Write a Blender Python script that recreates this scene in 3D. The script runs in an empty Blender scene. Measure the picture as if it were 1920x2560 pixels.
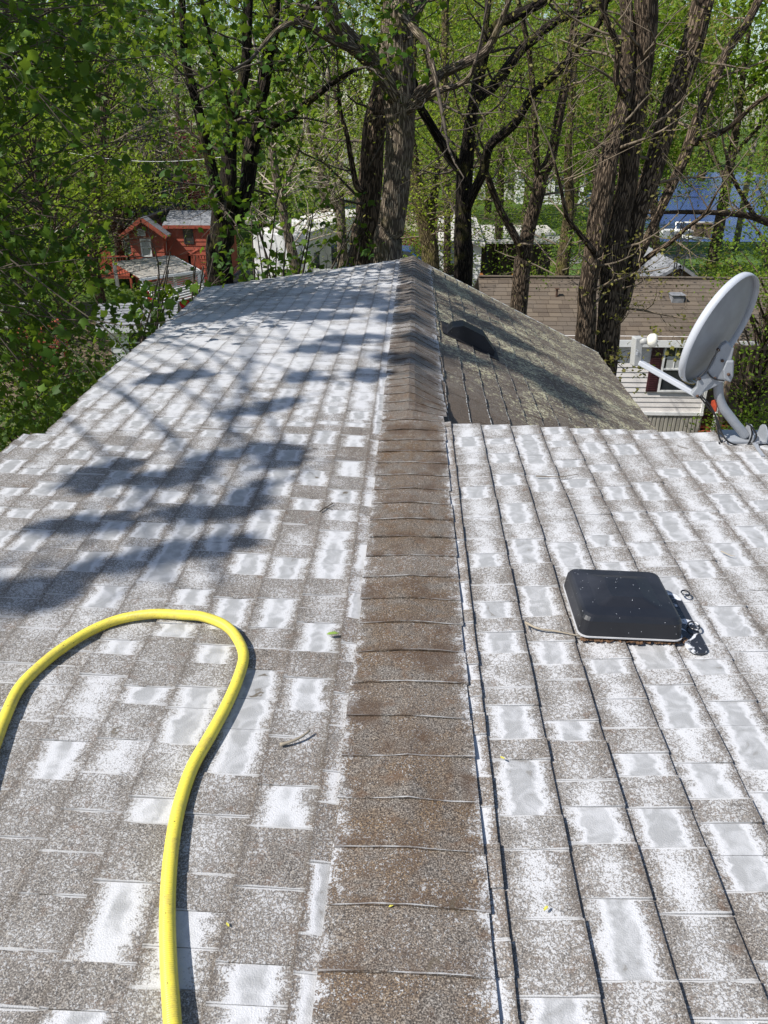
import bpy, math, random
import numpy as np
from mathutils import Vector, Matrix, noise

random.seed(7); RNG = np.random.default_rng(7)
sc = bpy.context.scene
COL = sc.collection

# ------------------------------------------------------------------ camera
H = 1.45                                  # camera height over the ridge (ridge = z 0, ground = GZ)
GZ = -5.75
PITCH = math.radians(27.2)
FPX = 1924.0                              # focal length in photo pixels (1920 x 2560)
YAW = math.atan(80*math.cos(PITCH)/FPX)
cam = bpy.data.cameras.new('camera'); camo = bpy.data.objects.new('camera', cam); COL.objects.link(camo)
cam.sensor_fit = 'VERTICAL'; cam.angle_y = 2*math.atan(1280/FPX)
cam.clip_start = 0.05; cam.clip_end = 2000
camo.location = (0, 0, H); camo.rotation_euler = (math.pi/2-PITCH, 0, YAW)
sc.camera = camo

# ------------------------------------------------------------------ light
SUN_EL = math.radians(48); SUN_BACK = math.radians(24)      # sun to the left, a little behind the camera
SUN = Vector((-math.cos(SUN_BACK)*math.cos(SUN_EL), -math.sin(SUN_BACK)*math.cos(SUN_EL), math.sin(SUN_EL)))
sl = bpy.data.lights.new('sun', 'SUN'); sl.energy = 5.0; sl.angle = math.radians(0.53); sl.color = (1.0, 0.965, 0.91)
so = bpy.data.objects.new('sun', sl); COL.objects.link(so)
so.rotation_euler = SUN.to_track_quat('Z', 'Y').to_euler(); so.location = (-20, -6, 30)
w = bpy.data.worlds.new('World'); sc.world = w; w.use_nodes = True
wn = w.node_tree; bg = wn.nodes['Background']
sky = wn.nodes.new('ShaderNodeTexSky'); sky.sky_type = 'NISHITA'; sky.sun_disc = False
sky.sun_elevation = SUN_EL; sky.sun_rotation = math.atan2(SUN.x, SUN.y)
wn.links.new(sky.outputs[0], bg.inputs[0]); bg.inputs[1].default_value = 0.11
sc.view_settings.view_transform = 'Standard'; sc.view_settings.look = 'None'
sc.view_settings.exposure = 0.40; sc.view_settings.gamma = 1.0
sc.view_settings.use_curve_mapping = False

# ------------------------------------------------------------------ photo pixel -> ray (only used to measure places)
_cy, _sy = math.cos(YAW), math.sin(YAW)
_f = (-_sy*math.cos(PITCH), _cy*math.cos(PITCH), -math.sin(PITCH))
_r = (_cy, _sy, 0.0)
_u = (-_sy*math.sin(PITCH), _cy*math.sin(PITCH), math.cos(PITCH))
def ray(px, py):
    a = (px-960)/FPX; b = -(py-1280)/FPX
    return tuple(_f[i]+a*_r[i]+b*_u[i] for i in range(3))
def atY(px, py, Y):
    d = ray(px, py); t = Y/d[1]; return Vector((d[0]*t, Y, H+d[2]*t))
def atZ(px, py, Z=GZ):
    d = ray(px, py); t = (Z-H)/d[2]; return Vector((d[0]*t, d[1]*t, Z))
def proj(p):
    q = (p[0], p[1], p[2]-H)
    dt = lambda a, b: a[0]*b[0]+a[1]*b[1]+a[2]*b[2]
    w_ = dt(q, _f)
    if w_ < 0.05: return (-9999, -9999)
    return (960+FPX*dt(q, _r)/w_, 1280-FPX*dt(q, _u)/w_)

# ------------------------------------------------------------------ helpers
class MB:
    def __init__(s): s.v = []; s.f = []; s.uv = []; s.at = {}
    def vert(s, p): s.v.append((p[0], p[1], p[2])); return len(s.v)-1
    def face(s, idx, uv=None): s.f.append(tuple(idx)); s.uv.append(uv or [(0, 0)]*len(idx))
    def box(s, x0, x1, y0, y1, z0, z1, M=None):
        b = len(s.v)
        for x, y, z in ((x0,y0,z0),(x1,y0,z0),(x1,y1,z0),(x0,y1,z0),(x0,y0,z1),(x1,y0,z1),(x1,y1,z1),(x0,y1,z1)):
            p = Vector((x, y, z)); p = M @ p if M else p
            s.v.append(tuple(p))
        for q in ((3,2,1,0),(4,5,6,7),(0,1,5,4),(1,2,6,5),(2,3,7,6),(3,0,4,7)):
            s.f.append(tuple(b+i for i in q)); s.uv.append([(0,0),(1,0),(1,1),(0,1)])
        return s
    def hexa(s, pts, uvtop=None):
        """8 points: bottom 4 (ccw) then top 4 (ccw)"""
        b = len(s.v)
        for p in pts: s.v.append(tuple(p))
        for q in ((3,2,1,0),(4,5,6,7),(0,1,5,4),(1,2,6,5),(2,3,7,6),(3,0,4,7)):
            s.f.append(tuple(b+i for i in q))
            s.uv.append([uvtop[i % 4] for i in q] if uvtop else [(0,0),(1,0),(1,1),(0,1)])
        return s
    def beam(s, a, b_, w, h, up=(0,0,1)):
        a = Vector(a); b_ = Vector(b_); d = (b_-a).normalized(); u = Vector(up)
        sd = d.cross(u)
        if sd.length < 1e-4: sd = d.cross(Vector((1,0,0)))
        sd.normalize(); u = sd.cross(d).normalized()
        P = []
        for e in (a, b_):
            P.append([e-sd*w/2-u*h/2, e+sd*w/2-u*h/2, e+sd*w/2+u*h/2, e-sd*w/2+u*h/2])
        b = len(s.v)
        for q in P[0]+P[1]: s.v.append(tuple(q))
        for q in ((0,1,2,3),(7,6,5,4),(0,4,5,1),(1,5,6,2),(2,6,7,3),(3,7,4,0)):
            s.f.append(tuple(b+i for i in q)); s.uv.append([(0,0),(1,0),(1,1),(0,1)])
        return s
    def tube(s, pts, rad, n=8, rough=0.0, cap=True, seed=0):
        pts = [Vector(p) for p in pts]; m = len(pts)
        if m < 2: return s
        t = (pts[1]-pts[0]).normalized(); ref = t.orthogonal().normalized()
        b = len(s.v); L = 0.0; Ls = []
        for i in range(m):
            if i: L += (pts[i]-pts[i-1]).length
            Ls.append(L)
            t = (pts[min(i+1, m-1)]-pts[max(i-1, 0)])
            if t.length < 1e-6: t = Vector((0, 0, 1))
            t.normalize()
            ref = (ref-t*ref.dot(t))
            ref = ref.normalized() if ref.length > 1e-5 else t.orthogonal().normalized()
            bi = t.cross(ref)
            for k in range(n):
                a = 2*math.pi*k/n; r = rad[i]
                if rough:
                    r *= 1+rough*(noise.noise(Vector((math.cos(a)*1.6+seed, math.sin(a)*1.6, L*0.9)))*1.2
                                  + 0.5*noise.noise(Vector((math.cos(a)*4.5+seed, math.sin(a)*4.5, L*1.6))))
                p = pts[i]+(ref*math.cos(a)+bi*math.sin(a))*r
                s.v.append((p.x, p.y, p.z))
        for i in range(m-1):
            for k in range(n):
                k2 = (k+1) % n
                s.f.append((b+i*n+k, b+i*n+k2, b+(i+1)*n+k2, b+(i+1)*n+k))
                c = 2*math.pi*max(rad[0], 0.01)
                s.uv.append([(c*k/n, Ls[i]), (c*(k+1)/n, Ls[i]), (c*(k+1)/n, Ls[i+1]), (c*k/n, Ls[i+1])])
        if cap:
            s.f.append(tuple(b+k for k in range(n))[::-1]); s.uv.append([(0,0)]*n)
            s.f.append(tuple(b+(m-1)*n+k for k in range(n))); s.uv.append([(0,0)]*n)
        return s
    def mesh(s, name, mat=None, smooth=False):
        me = bpy.data.meshes.new(name); me.from_pydata(s.v, [], s.f)
        uvl = me.uv_layers.new(name='UVMap')
        flat = [c for f in s.uv for q in f for c in q]
        if len(flat) == 2*len(me.loops): uvl.data.foreach_set('uv', flat)
        for k, vals in s.at.items():
            a = me.attributes.new(k, 'FLOAT', 'FACE'); a.data.foreach_set('value', vals)
        if smooth: me.polygons.foreach_set('use_smooth', [True]*len(me.polygons))
        if mat: me.materials.append(mat)
        me.update()
        return me
    def build(s, name, mat=None, parent=None, smooth=False, bevel=0.0):
        me = s.mesh(name, mat, smooth)
        o = bpy.data.objects.new(name, me); COL.objects.link(o)
        if parent is not None: o.parent = parent; o.matrix_parent_inverse = parent.matrix_basis.inverted()
        if bevel:
            m = o.modifiers.new('bevel', 'BEVEL'); m.width = bevel; m.segments = 2; m.limit_method = 'ANGLE'
        return o
def tag(o, label=None, cat=None, group=None, kind=None):
    if label: o['label'] = label
    if cat: o['category'] = cat
    if group: o['group'] = group
    if kind: o['kind'] = kind
    return o
def empty(name, loc=(0,0,0), label=None, cat=None, group=None, rz=0.0):
    o = bpy.data.objects.new(name, None); COL.objects.link(o); o.location = loc; o.rotation_euler = (0,0,rz)
    o.empty_display_size = 0.2
    return tag(o, label, cat, group)
def wbuild(mb, name, mat, parent, **k):
    """mesh given in world coordinates, parented to an empty that may be moved/turned"""
    o = mb.build(name, mat, None, **k)
    if parent is not None:
        bpy_m = Matrix.LocRotScale(parent.location, parent.rotation_euler, None)
        o.parent = parent; o.matrix_parent_inverse = bpy_m.inverted()
    return o
def lbuild(mb, name, mat, parent, **k):
    """mesh given in the parent's local coordinates"""
    o = mb.build(name, mat, None, **k); o.parent = parent; return o

# ------------------------------------------------------------------ materials
def newmat(name):
    m = bpy.data.materials.new(name); m.use_nodes = True
    n = m.node_tree; n.nodes.clear()
    out = n.nodes.new('ShaderNodeOutputMaterial')
    return m, n, out
class NT:
    def __init__(s, n): s.n = n
    def node(s, t, **kw):
        nd = s.n.nodes.new(t)
        for k, v in kw.items(): setattr(nd, k, v)
        return nd
    def link(s, a, b): s.n.links.new(a, b)
    def setin(s, nd, i, v):
        if v is None: return
        if hasattr(v, 'is_output') or isinstance(v, bpy.types.NodeSocket): s.link(v, nd.inputs[i])
        else: nd.inputs[i].default_value = v
    def math(s, op, a, b=None, c=None, clamp=False):
        nd = s.node('ShaderNodeMath', operation=op, use_clamp=clamp)
        s.setin(nd, 0, a)
        if b is not None: s.setin(nd, 1, b)
        if c is not None: s.setin(nd, 2, c)
        return nd.outputs[0]
    def mix(s, f, a, b, blend='MIX'):
        nd = s.node('ShaderNodeMix', data_type='RGBA', blend_type=blend)
        s.setin(nd, 0, f); s.setin(nd, 6, a); s.setin(nd, 7, b)
        return nd.outputs[2]
    def noise(s, vec, scale, detail=2, rough=0.5, dist=0.0):
        nd = s.node('ShaderNodeTexNoise'); s.setin(nd, 'Vector', vec)
        nd.inputs['Scale'].default_value = scale; nd.inputs['Detail'].default_value = detail
        nd.inputs['Roughness'].default_value = rough; nd.inputs['Distortion'].default_value = dist
        return nd
    def smooth(s, x, lo, hi, a=0.0, b=1.0):
        nd = s.node('ShaderNodeMapRange', interpolation_type='SMOOTHSTEP')
        s.setin(nd, 0, x); s.setin(nd, 1, lo); s.setin(nd, 2, hi)
        nd.inputs[3].default_value = a; nd.inputs[4].default_value = b
        return nd.outputs[0]
    def ramp(s, x, stops):
        nd = s.node('ShaderNodeValToRGB'); s.setin(nd, 0, x)
        e = nd.color_ramp.elements
        while len(e) < len(stops): e.new(0.5)
        for i, (p, c) in enumerate(stops):
            e[i].position = p; e[i].color = (c[0], c[1], c[2], 1)
        return nd.outputs[0]
    def attr(s, name):
        return s.node('ShaderNodeAttribute', attribute_name=name)
    def bump(s, h, strength=0.3, dist=0.01):
        nd = s.node('ShaderNodeBump'); s.setin(nd, 'Height', h)
        nd.inputs['Strength'].default_value = strength; nd.inputs['Distance'].default_value = dist
        return nd.outputs[0]
    def bsdf(s, out, color, rough=0.6, normal=None, metal=0.0, spec=None):
        b = s.node('ShaderNodeBsdfPrincipled')
        s.setin(b, 'Base Color', color if not isinstance(color, tuple) else (*color[:3], 1))
        s.setin(b, 'Roughness', rough); b.inputs['Metallic'].default_value = metal
        if spec is not None: s.setin(b, 'Specular IOR Level', spec)
        if normal is not None: s.link(normal, b.inputs['Normal'])
        s.link(b.outputs[0], out.inputs[0]); return b

def plain(name, c, rough=0.6, var=0.25, scale=8.0, bump=0.1, metal=0.0, spec=None, streak=None):
    m, n, out = newmat(name); t = NT(n)
    pos = t.node('ShaderNodeNewGeometry').outputs['Position']
    vec = pos
    if streak:
        mp = t.node('ShaderNodeMapping'); t.link(pos, mp.inputs[0]); mp.inputs['Scale'].default_value = streak
        vec = mp.outputs[0]
    a = t.noise(vec, scale, 5, 0.6)
    f = t.smooth(a.outputs[0], 0.3, 0.7)
    dark = tuple(x*(1-var) for x in c); lite = tuple(min(1, x*(1+var*0.6)) for x in c)
    colr = t.mix(f, (*dark, 1), (*lite, 1))
    b2 = t.noise(vec, scale*9, 3)
    nm = t.bump(b2.outputs[0], bump, 0.01) if bump else None
    t.bsdf(out, colr, rough, nm, metal, spec)
    return m

def shingle_mat(name, kind):
    m, n, out = newmat(name); t = NT(n)
    pos = t.node('ShaderNodeNewGeometry').outputs['Position']
    foam = t.attr('foam').outputs['Fac']; tone = t.attr('tone').outputs['Fac']; ln = t.attr('tablen').outputs['Fac']
    uv = t.node('ShaderNodeUVMap', uv_map='UVMap').outputs[0]
    sp = t.node('ShaderNodeSeparateXYZ'); t.link(uv, sp.inputs[0]); u, v = sp.outputs[0], sp.outputs[1]
    grain = t.noise(pos, 300, 2, 0.6).outputs[0]
    grain2 = t.noise(pos, 130, 3, 0.65).outputs[0]
    wob = t.noise(pos, 26, 3, 0.6).outputs[0]
    mid = t.noise(pos, 11, 3, 0.55, 0.6).outputs[0]
    big = t.noise(pos, 1.6, 3, 0.5).outputs[0]
    vor = t.node('ShaderNodeTexVoronoi', feature='DISTANCE_TO_EDGE')
    vm = t.node('ShaderNodeVectorMath', operation='SCALE')
    wn_ = t.node('ShaderNodeTexNoise'); t.link(pos, wn_.inputs['Vector']); wn_.inputs['Scale'].default_value = 45; wn_.inputs['Detail'].default_value = 3
    t.link(wn_.outputs['Color'], vm.inputs[0]); vm.inputs['Scale'].default_value = 0.03
    va = t.node('ShaderNodeVectorMath', operation='ADD'); t.link(pos, va.inputs[0]); t.link(vm.outputs[0], va.inputs[1])
    t.link(va.outputs[0], vor.inputs['Vector']); vor.inputs['Scale'].default_value = 62
    vein = t.smooth(vor.outputs['Distance'], 0.0, 0.16, 1.0, 0.0)
    # shingle granules: brown, tan and grey grit
    gcol = t.ramp(grain, [(0.32, (0.024, 0.020, 0.017)), (0.45, (0.080, 0.068, 0.057)), (0.56, (0.19, 0.168, 0.145)), (0.72, (0.42, 0.39, 0.35))])
    brown = t.ramp(grain, [(0.34, (0.016, 0.010, 0.006)), (0.47, (0.070, 0.042, 0.022)), (0.58, (0.145, 0.094, 0.050)), (0.74, (0.35, 0.25, 0.14))])
    gcol = t.mix(t.math('MULTIPLY', tone, t.smooth(mid, 0.25, 0.7), clamp=True), gcol, brown)
    warm = t.smooth(t.noise(pos, 23, 3).outputs[0], 0.56, 0.72)
    gcol = t.mix(t.math('MULTIPLY', warm, 0.45), gcol, (0.11, 0.055, 0.022, 1))
    # cleaning foam: fuzzy towards the course lines, crisp at the tab cuts
    g1 = t.smooth(grain2, 0.30, 0.70)
    g2 = t.smooth(t.noise(pos, 240, 2, 0.6).outputs[0], 0.30, 0.70)
    g3 = t.smooth(t.noise(pos, 430, 1, 0.5).outputs[0], 0.30, 0.70)
    g = t.math('ADD', t.math('ADD', t.math('MULTIPLY', g1, 0.28), t.math('MULTIPLY', g2, 0.42)), t.math('MULTIPLY', g3, 0.30))
    vv = t.math('MULTIPLY_ADD', v, 2.0, -1.0)
    vv = t.math('ABSOLUTE', t.math('ADD', vv, t.math('MULTIPLY_ADD', wob, 0.7, -0.35)))
    bumpv = t.smooth(vv, 0.02, 1.0, 1.0, 0.0)
    if kind == 'tab': bumpv = t.math('ADD', t.math('MULTIPLY', bumpv, t.math('SUBTRACT', 1.0, t.attr('reg').outputs['Fac'])), t.math('MULTIPLY', t.attr('reg').outputs['Fac'], 0.55))
    c1 = t.math('MULTIPLY', foam, bumpv)
    c1 = t.math('ADD', t.math('MULTIPLY', c1, 0.88), t.math('MULTIPLY_ADD', mid, 0.6, -0.30))
    if kind == 'cap':
        edge = t.math('ABSOLUTE', t.math('MULTIPLY_ADD', v, 2.0, -1.0))
        edge = t.smooth(t.math('ADD', edge, t.math('MULTIPLY_ADD', wob, 0.8, -0.4)), 0.72, 1.12)
        c1 = t.math('ADD', t.math('ADD', t.math('MULTIPLY', edge, 0.42), t.math('MULTIPLY', foam, 0.7)), t.math('MULTIPLY_ADD', mid, 0.75, -0.375))
        base = t.math('MULTIPLY_ADD', big, 0.7, -0.17)
    else:
        base = t.math('MULTIPLY_ADD', big, 0.60, 0.115)
    c1 = t.math('ADD', c1, base)
    vw = t.smooth(c1, 0.45, 0.95, 0.32, 0.0)
    c2 = t.math('SUBTRACT', c1, t.math('MULTIPLY', vein, vw))
    spk = t.smooth(t.math('SUBTRACT', c2, t.math('SUBTRACT', 1.0, g)), -0.16, 0.13)
    ue = t.math('MINIMUM', u, t.math('SUBTRACT', ln, u))
    ue = t.math('ADD', ue, t.math('MULTIPLY_ADD', wob, 0.004, -0.002))
    lw = t.smooth(t.noise(pos, 9, 2).outputs[0], 0.32, 0.58, -0.001, 0.0028 if kind == 'cap' else 0.0040)
    line = t.math('LESS_THAN', ue, lw)
    spk = t.math('MAXIMUM', spk, line)
    full = t.smooth(t.math('ADD', c1, t.math('MULTIPLY_ADD', g, 0.45, -0.22)), 0.84, 1.12)
    swirl = t.noise(pos, 15, 3, 0.5, 1.4).outputs[0]
    liquid = t.math('MULTIPLY', t.smooth(c1, 0.90, 1.12), t.smooth(swirl, 0.30, 0.60, 0.45, 1.0))
    fwhite = t.mix(t.smooth(c1, 0.3, 0.9), (0.40, 0.395, 0.39, 1), (0.51, 0.51, 0.52, 1))
    fcol = t.mix(liquid, fwhite, (0.31, 0.31, 0.31, 1))
    wet = t.math('MULTIPLY', t.smooth(swirl, 0.60, 0.68), t.math('MULTIPLY', t.smooth(c1, 1.05, 1.2), t.smooth(tone, 0.2, 0.6)))
    fcol = t.mix(wet, fcol, (0.11, 0.088, 0.060, 1))
    film = t.math('MULTIPLY', t.smooth(c1, 0.12, 0.95), 0.46 if kind == 'tab' else 0.30)
    gcol = t.mix(film, gcol, (0.40, 0.39, 0.38, 1))
    col = t.mix(spk, gcol, fcol)
    col = t.mix(full, col, fcol)
    if kind == 'tab':
        vj = t.math('ADD', v, t.math('MULTIPLY_ADD', wob, 0.10, -0.05))
        edge_dark = t.math('MAXIMUM', t.smooth(vj, 0.90, 0.985), t.smooth(vj, 0.0, 0.10, 1.0, 0.0))  # darker brown along each tab's upper and lower edge, marking the joints
        edge_dark = t.math('MULTIPLY', edge_dark, t.smooth(g, 0.15, 0.75, 0.62, 0.30))
        col = t.mix(edge_dark, col, (0.075, 0.058, 0.044, 1))
    if kind == 'cap':
        damp = t.math('MULTIPLY', t.smooth(u, 0.0, 0.05, 1.0, 0.0), t.smooth(mid, 0.40, 0.62))
        damp = t.math('MAXIMUM', damp, t.smooth(t.noise(pos, 4.2, 3, 0.6).outputs[0], 0.54, 0.66))
        col = t.mix(t.math('MULTIPLY', damp, 0.62), col, (0.062, 0.034, 0.017, 1))
    drip = t.smooth(t.noise(pos, 5.5, 4, 0.62, 1.6).outputs[0], 0.675, 0.71)
    col = t.mix(t.math('MULTIPLY', drip, 0.7), col, (0.085, 0.066, 0.042, 1))
    if kind == 'lichen':
        li = t.noise(pos, 34, 5, 0.85).outputs[0]
        reg = t.attr('reg').outputs['Fac']
        k = t.math('ADD', t.math('MULTIPLY', reg, 0.17), t.math('MULTIPLY_ADD', t.noise(pos, 3.2, 4, 0.65).outputs[0], 0.42, -0.30))
        lm = t.smooth(t.math('ADD', li, k), 0.60, 0.64)
        old = t.ramp(grain, [(0.3, (0.016, 0.010, 0.007)), (0.5, (0.072, 0.050, 0.033)), (0.72, (0.24, 0.18, 0.125))])
        old = t.mix(t.math('MULTIPLY', t.smooth(t.math('ADD', g, t.math('MULTIPLY', mid, .5)), 0.72, 0.95), t.smooth(reg, 0.0, 0.6, 0.15, 0.4)), old, (0.36, 0.34, 0.31, 1))
        lcol = t.ramp(grain2, [(0.3, (0.20, 0.18, 0.09)), (0.5, (0.42, 0.39, 0.24)), (0.66, (0.66, 0.64, 0.50))])
        col = t.mix(lm, old, lcol)
        vline = t.math('GREATER_THAN', v, t.smooth(wob, 0.40, 0.62, 1.01, 0.955))
        col = t.mix(t.math('MULTIPLY', t.math('MULTIPLY', vline, t.smooth(grain2, 0.42, 0.52)), t.smooth(reg, 0.15, 0.7, 1.0, 0.35)), col, (0.75, 0.75, 0.72, 1))
    hgt = t.math('ADD', t.math('MULTIPLY', grain, 0.7), t.math('MULTIPLY', spk, 0.35))
    nm = t.bump(hgt, 0.55, 0.004)
    rg = t.math('SUBTRACT', 0.62, t.math('MULTIPLY', full, 0.25)) if kind != 'lichen' else 0.8
    t.bsdf(out, col, rg, nm, spec=0.5)
    return m

def bark_mat(name, c1, c2, moss=0.0):
    m, n, out = newmat(name); t = NT(n)
    uv = t.node('ShaderNodeUVMap', uv_map='UVMap').outputs[0]
    pos = t.node('ShaderNodeNewGeometry').outputs['Position']
    mp = t.node('ShaderNodeMapping'); t.link(uv, mp.inputs[0]); mp.inputs['Scale'].default_value = (30, 6.0, 1)
    a = t.noise(mp.outputs[0], 3.2, 5, 0.7, 0.2).outputs[0]
    vo = t.node('ShaderNodeTexVoronoi', feature='DISTANCE_TO_EDGE'); t.link(mp.outputs[0], vo.inputs['Vector']); vo.inputs['Scale'].default_value = 0.9
    cr = t.smooth(vo.outputs['Distance'], 0.03, 0.24)
    h = t.math('MULTIPLY', cr, t.math('ADD', a, 0.3))
    col = t.mix(t.smooth(h, 0.12, 0.75), (*c1, 1), (*c2, 1))
    bigv = t.noise(pos, 2.3, 4).outputs[0]
    col = t.mix(t.math('MULTIPLY', t.smooth(bigv, 0.5, 0.75), t.smooth(h, 0.3, 0.8)), col, tuple(x*1.35 for x in c2)+(1,))
    if moss:
        col = t.mix(t.math('MULTIPLY', t.smooth(t.noise(pos, 3.1, 4, 0.7).outputs[0], 0.5, 0.66), moss), col, (0.13, 0.12, 0.03, 1))
    t.bsdf(out, col, 0.9, t.bump(h, 0.9, 0.03), spec=0.15)
    return m

def leaf_mat(name, stops, trans=0.45):
    m, n, out = newmat(name); t = NT(n)
    lv = t.attr('lv').outputs['Fac']
    col = t.ramp(lv, stops)
    d = t.node('ShaderNodeBsdfPrincipled'); t.link(col, d.inputs['Base Color']); d.inputs['Roughness'].default_value = 0.55
    d.inputs['Specular IOR Level'].default_value = 0.18
    tr = t.node('ShaderNodeBsdfTranslucent')
    tc = t.mix(0.6, col, (0.30, 0.42, 0.03, 1)) if trans > 0.2 else col
    t.link(tc, tr.inputs[0])
    mx = t.node('ShaderNodeMixShader'); mx.inputs[0].default_value = trans
    t.link(d.outputs[0], mx.inputs[1]); t.link(tr.outputs[0], mx.inputs[2]); t.link(mx.outputs[0], out.inputs[0])
    return m

M = {}
M['shingle'] = shingle_mat('foamed_shingle', 'tab')
M['cap'] = shingle_mat('ridge_shingle', 'cap')
M['lichen'] = shingle_mat('lichen_shingle', 'lichen')
M['bark'] = bark_mat('grey_brown_bark', (0.036, 0.026, 0.018), (0.215, 0.160, 0.112))
M['barkpale'] = bark_mat('pale_bark', (0.075, 0.058, 0.043), (0.33, 0.27, 0.20), 0.25)
M['barkdark'] = bark_mat('dark_bark', (0.010, 0.008, 0.006), (0.055, 0.042, 0.032), 0.35)
M['barkmoss'] = bark_mat('mossy_bark', (0.04, 0.03, 0.015), (0.20, 0.155, 0.08), 0.7)
M['twig'] = plain('twig_bark', (0.16, 0.125, 0.085), 0.85, 0.4, 3, 0)
M['twigdark'] = plain('dark_twig_bark', (0.07, 0.055, 0.04), 0.85, 0.4, 3, 0)
M['twigpale'] = plain('pale_twig_bark', (0.34, 0.29, 0.22), 0.85, 0.3, 3, 0)
M['leafdark'] = leaf_mat('maple_leaf', [(0, (0.012, 0.038, 0.005)), (0.6, (0.034, 0.088, 0.008)), (1, (0.13, 0.22, 0.016))], 0.34)
M['leaf'] = leaf_mat('spring_leaf', [(0, (0.046, 0.090, 0.010)), (0.5, (0.120, 0.200, 0.018)), (1, (0.26, 0.34, 0.035))], 0.45)
M['leafyellow'] = leaf_mat('yellow_green_leaf', [(0, (0.08, 0.13, 0.012)), (0.5, (0.18, 0.25, 0.018)), (1, (0.32, 0.37, 0.03))], 0.45)
M['leafred'] = leaf_mat('red_leaf', [(0, (0.07, 0.012, 0.018)), (1, (0.22, 0.03, 0.05))], 0.15)
M['leafspruce'] = leaf_mat('spruce_needle', [(0, (0.05, 0.075, 0.070)), (1, (0.16, 0.20, 0.19))], 0.05)
M['leafbud'] = leaf_mat('bud_leaf', [(0, (0.10, 0.09, 0.02)), (1, (0.22, 0.20, 0.05))], 0.3)
# ------------------------------------------------------------------ our own house and its roof
def sstep(x): x = max(0.0, min(1.0, x)); return x*x*(3-2*x)
YD, YG, YB = 3.87, 9.22, -2.6            # dormer's far edge, far gable, back end
def sL(Y): return 0.05+0.095*sstep((Y-YD)/(YG-YD))
def eaveL(Y): return 2.12 if Y <= YD-0.0001 else 1.98+0.47*(Y-YD)/(YG-YD)
SRN, SRF = 0.028, 0.486
CF, SF = math.cos(math.atan(SRF)), math.sin(math.atan(SRF))
def surfL(Y, v): return Vector((-v, Y, -sL(Y)*v))
def surfRn(Y, v): return Vector((v, Y, -SRN*v))
def surfRf(Y, v): return Vector((v*CF, Y, -v*SF))
NRM = {'L': Vector((-0.1, 0, 1)).normalized(), 'Rn': Vector((0.028, 0, 1)).normalized(), 'Rf': Vector((SF, 0, CF))}

house = empty('house', (0.2, 3.0, GZ), 'our own two storey house whose foam-covered shingle roof fills the foreground', 'house')
# roof boards under the shingles, as real slabs
def slab(surf, Y0, Y1, v0, v1, nY, th=0.05, drop=0.012):
    mb = MB(); n = NRM
    for i in range(nY):
        a, b = Y0+(Y1-Y0)*i/nY, Y0+(Y1-Y0)*(i+1)/nY
        va, vb = (v1(a), v1(b)) if callable(v1) else (v1, v1)
        p = [surf(a, v0), surf(a, va), surf(b, vb), surf(b, v0)]
        lo = [q-Vector((0, 0, drop+th)) for q in p]; hi = [q-Vector((0, 0, drop)) for q in p]
        if surf is surfL: lo.reverse(); hi.reverse()
        mb.hexa(lo+hi)
    return mb
M['deck'] = plain('roof_felt', (0.03, 0.026, 0.022), 0.9)
M['trim'] = plain('painted_trim', (0.55, 0.55, 0.54), 0.5, 0.15, 5, 0.05)
M['ownwall'] = plain('cream_siding', (0.52, 0.49, 0.43), 0.6, 0.1, 4, 0.05)
roof = slab(surfL, YB, YD, 0.0, 2.12, 8)
roofb = slab(surfL, YD, YG, 0.0, lambda Y: eaveL(Y+0.001), 10)
r2 = slab(surfRn, YB, YD, 0.0, 2.75, 1)
r3 = slab(surfRf, YD+0.002, YG, 0.0, 2.465, 1)
for q in (roofb, r2, r3):
    b0 = len(roof.v); roof.v += q.v; roof.f += [tuple(i+b0 for i in f) for f in q.f]; roof.uv += q.uv
ROOF = wbuild(roof, 'roof', M['deck'], house)

FOAMZ = []          # places where the photo shows hardly any foam patches on the left slope
def add_tab(mb, surf, side, Y0, Y1, v0, v1, hb, foam, tone, reg=0.0):
    n = NRM[side]; j = lambda s: random.uniform(-s, s)
    e0, e1 = j(0.0012), j(0.0012)
    P = [surf(Y0+0.0008, v0), surf(Y0+0.0008+j(.001), v1+e0), surf(Y1-0.0008+j(.001), v1+e1), surf(Y1-0.0008, v0)]
    hh = [0.000, hb+j(.0006), hb+j(.0006), 0.000]
    uv = [(0, 0), (0, 1), (Y1-Y0, 1), (Y1-Y0, 0)]
    lo = [p-n*0.006 for p in P]; hi = [p+n*h for p, h in zip(P, hh)]
    if side == 'L': lo.reverse(); hi.reverse(); uv.reverse()
    mb.hexa(lo+hi, uv)
    for k, val in (('foam', foam), ('tone', tone), ('tablen', Y1-Y0), ('reg', reg)):
        mb.at.setdefault(k, []).extend([val]*6)

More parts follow.
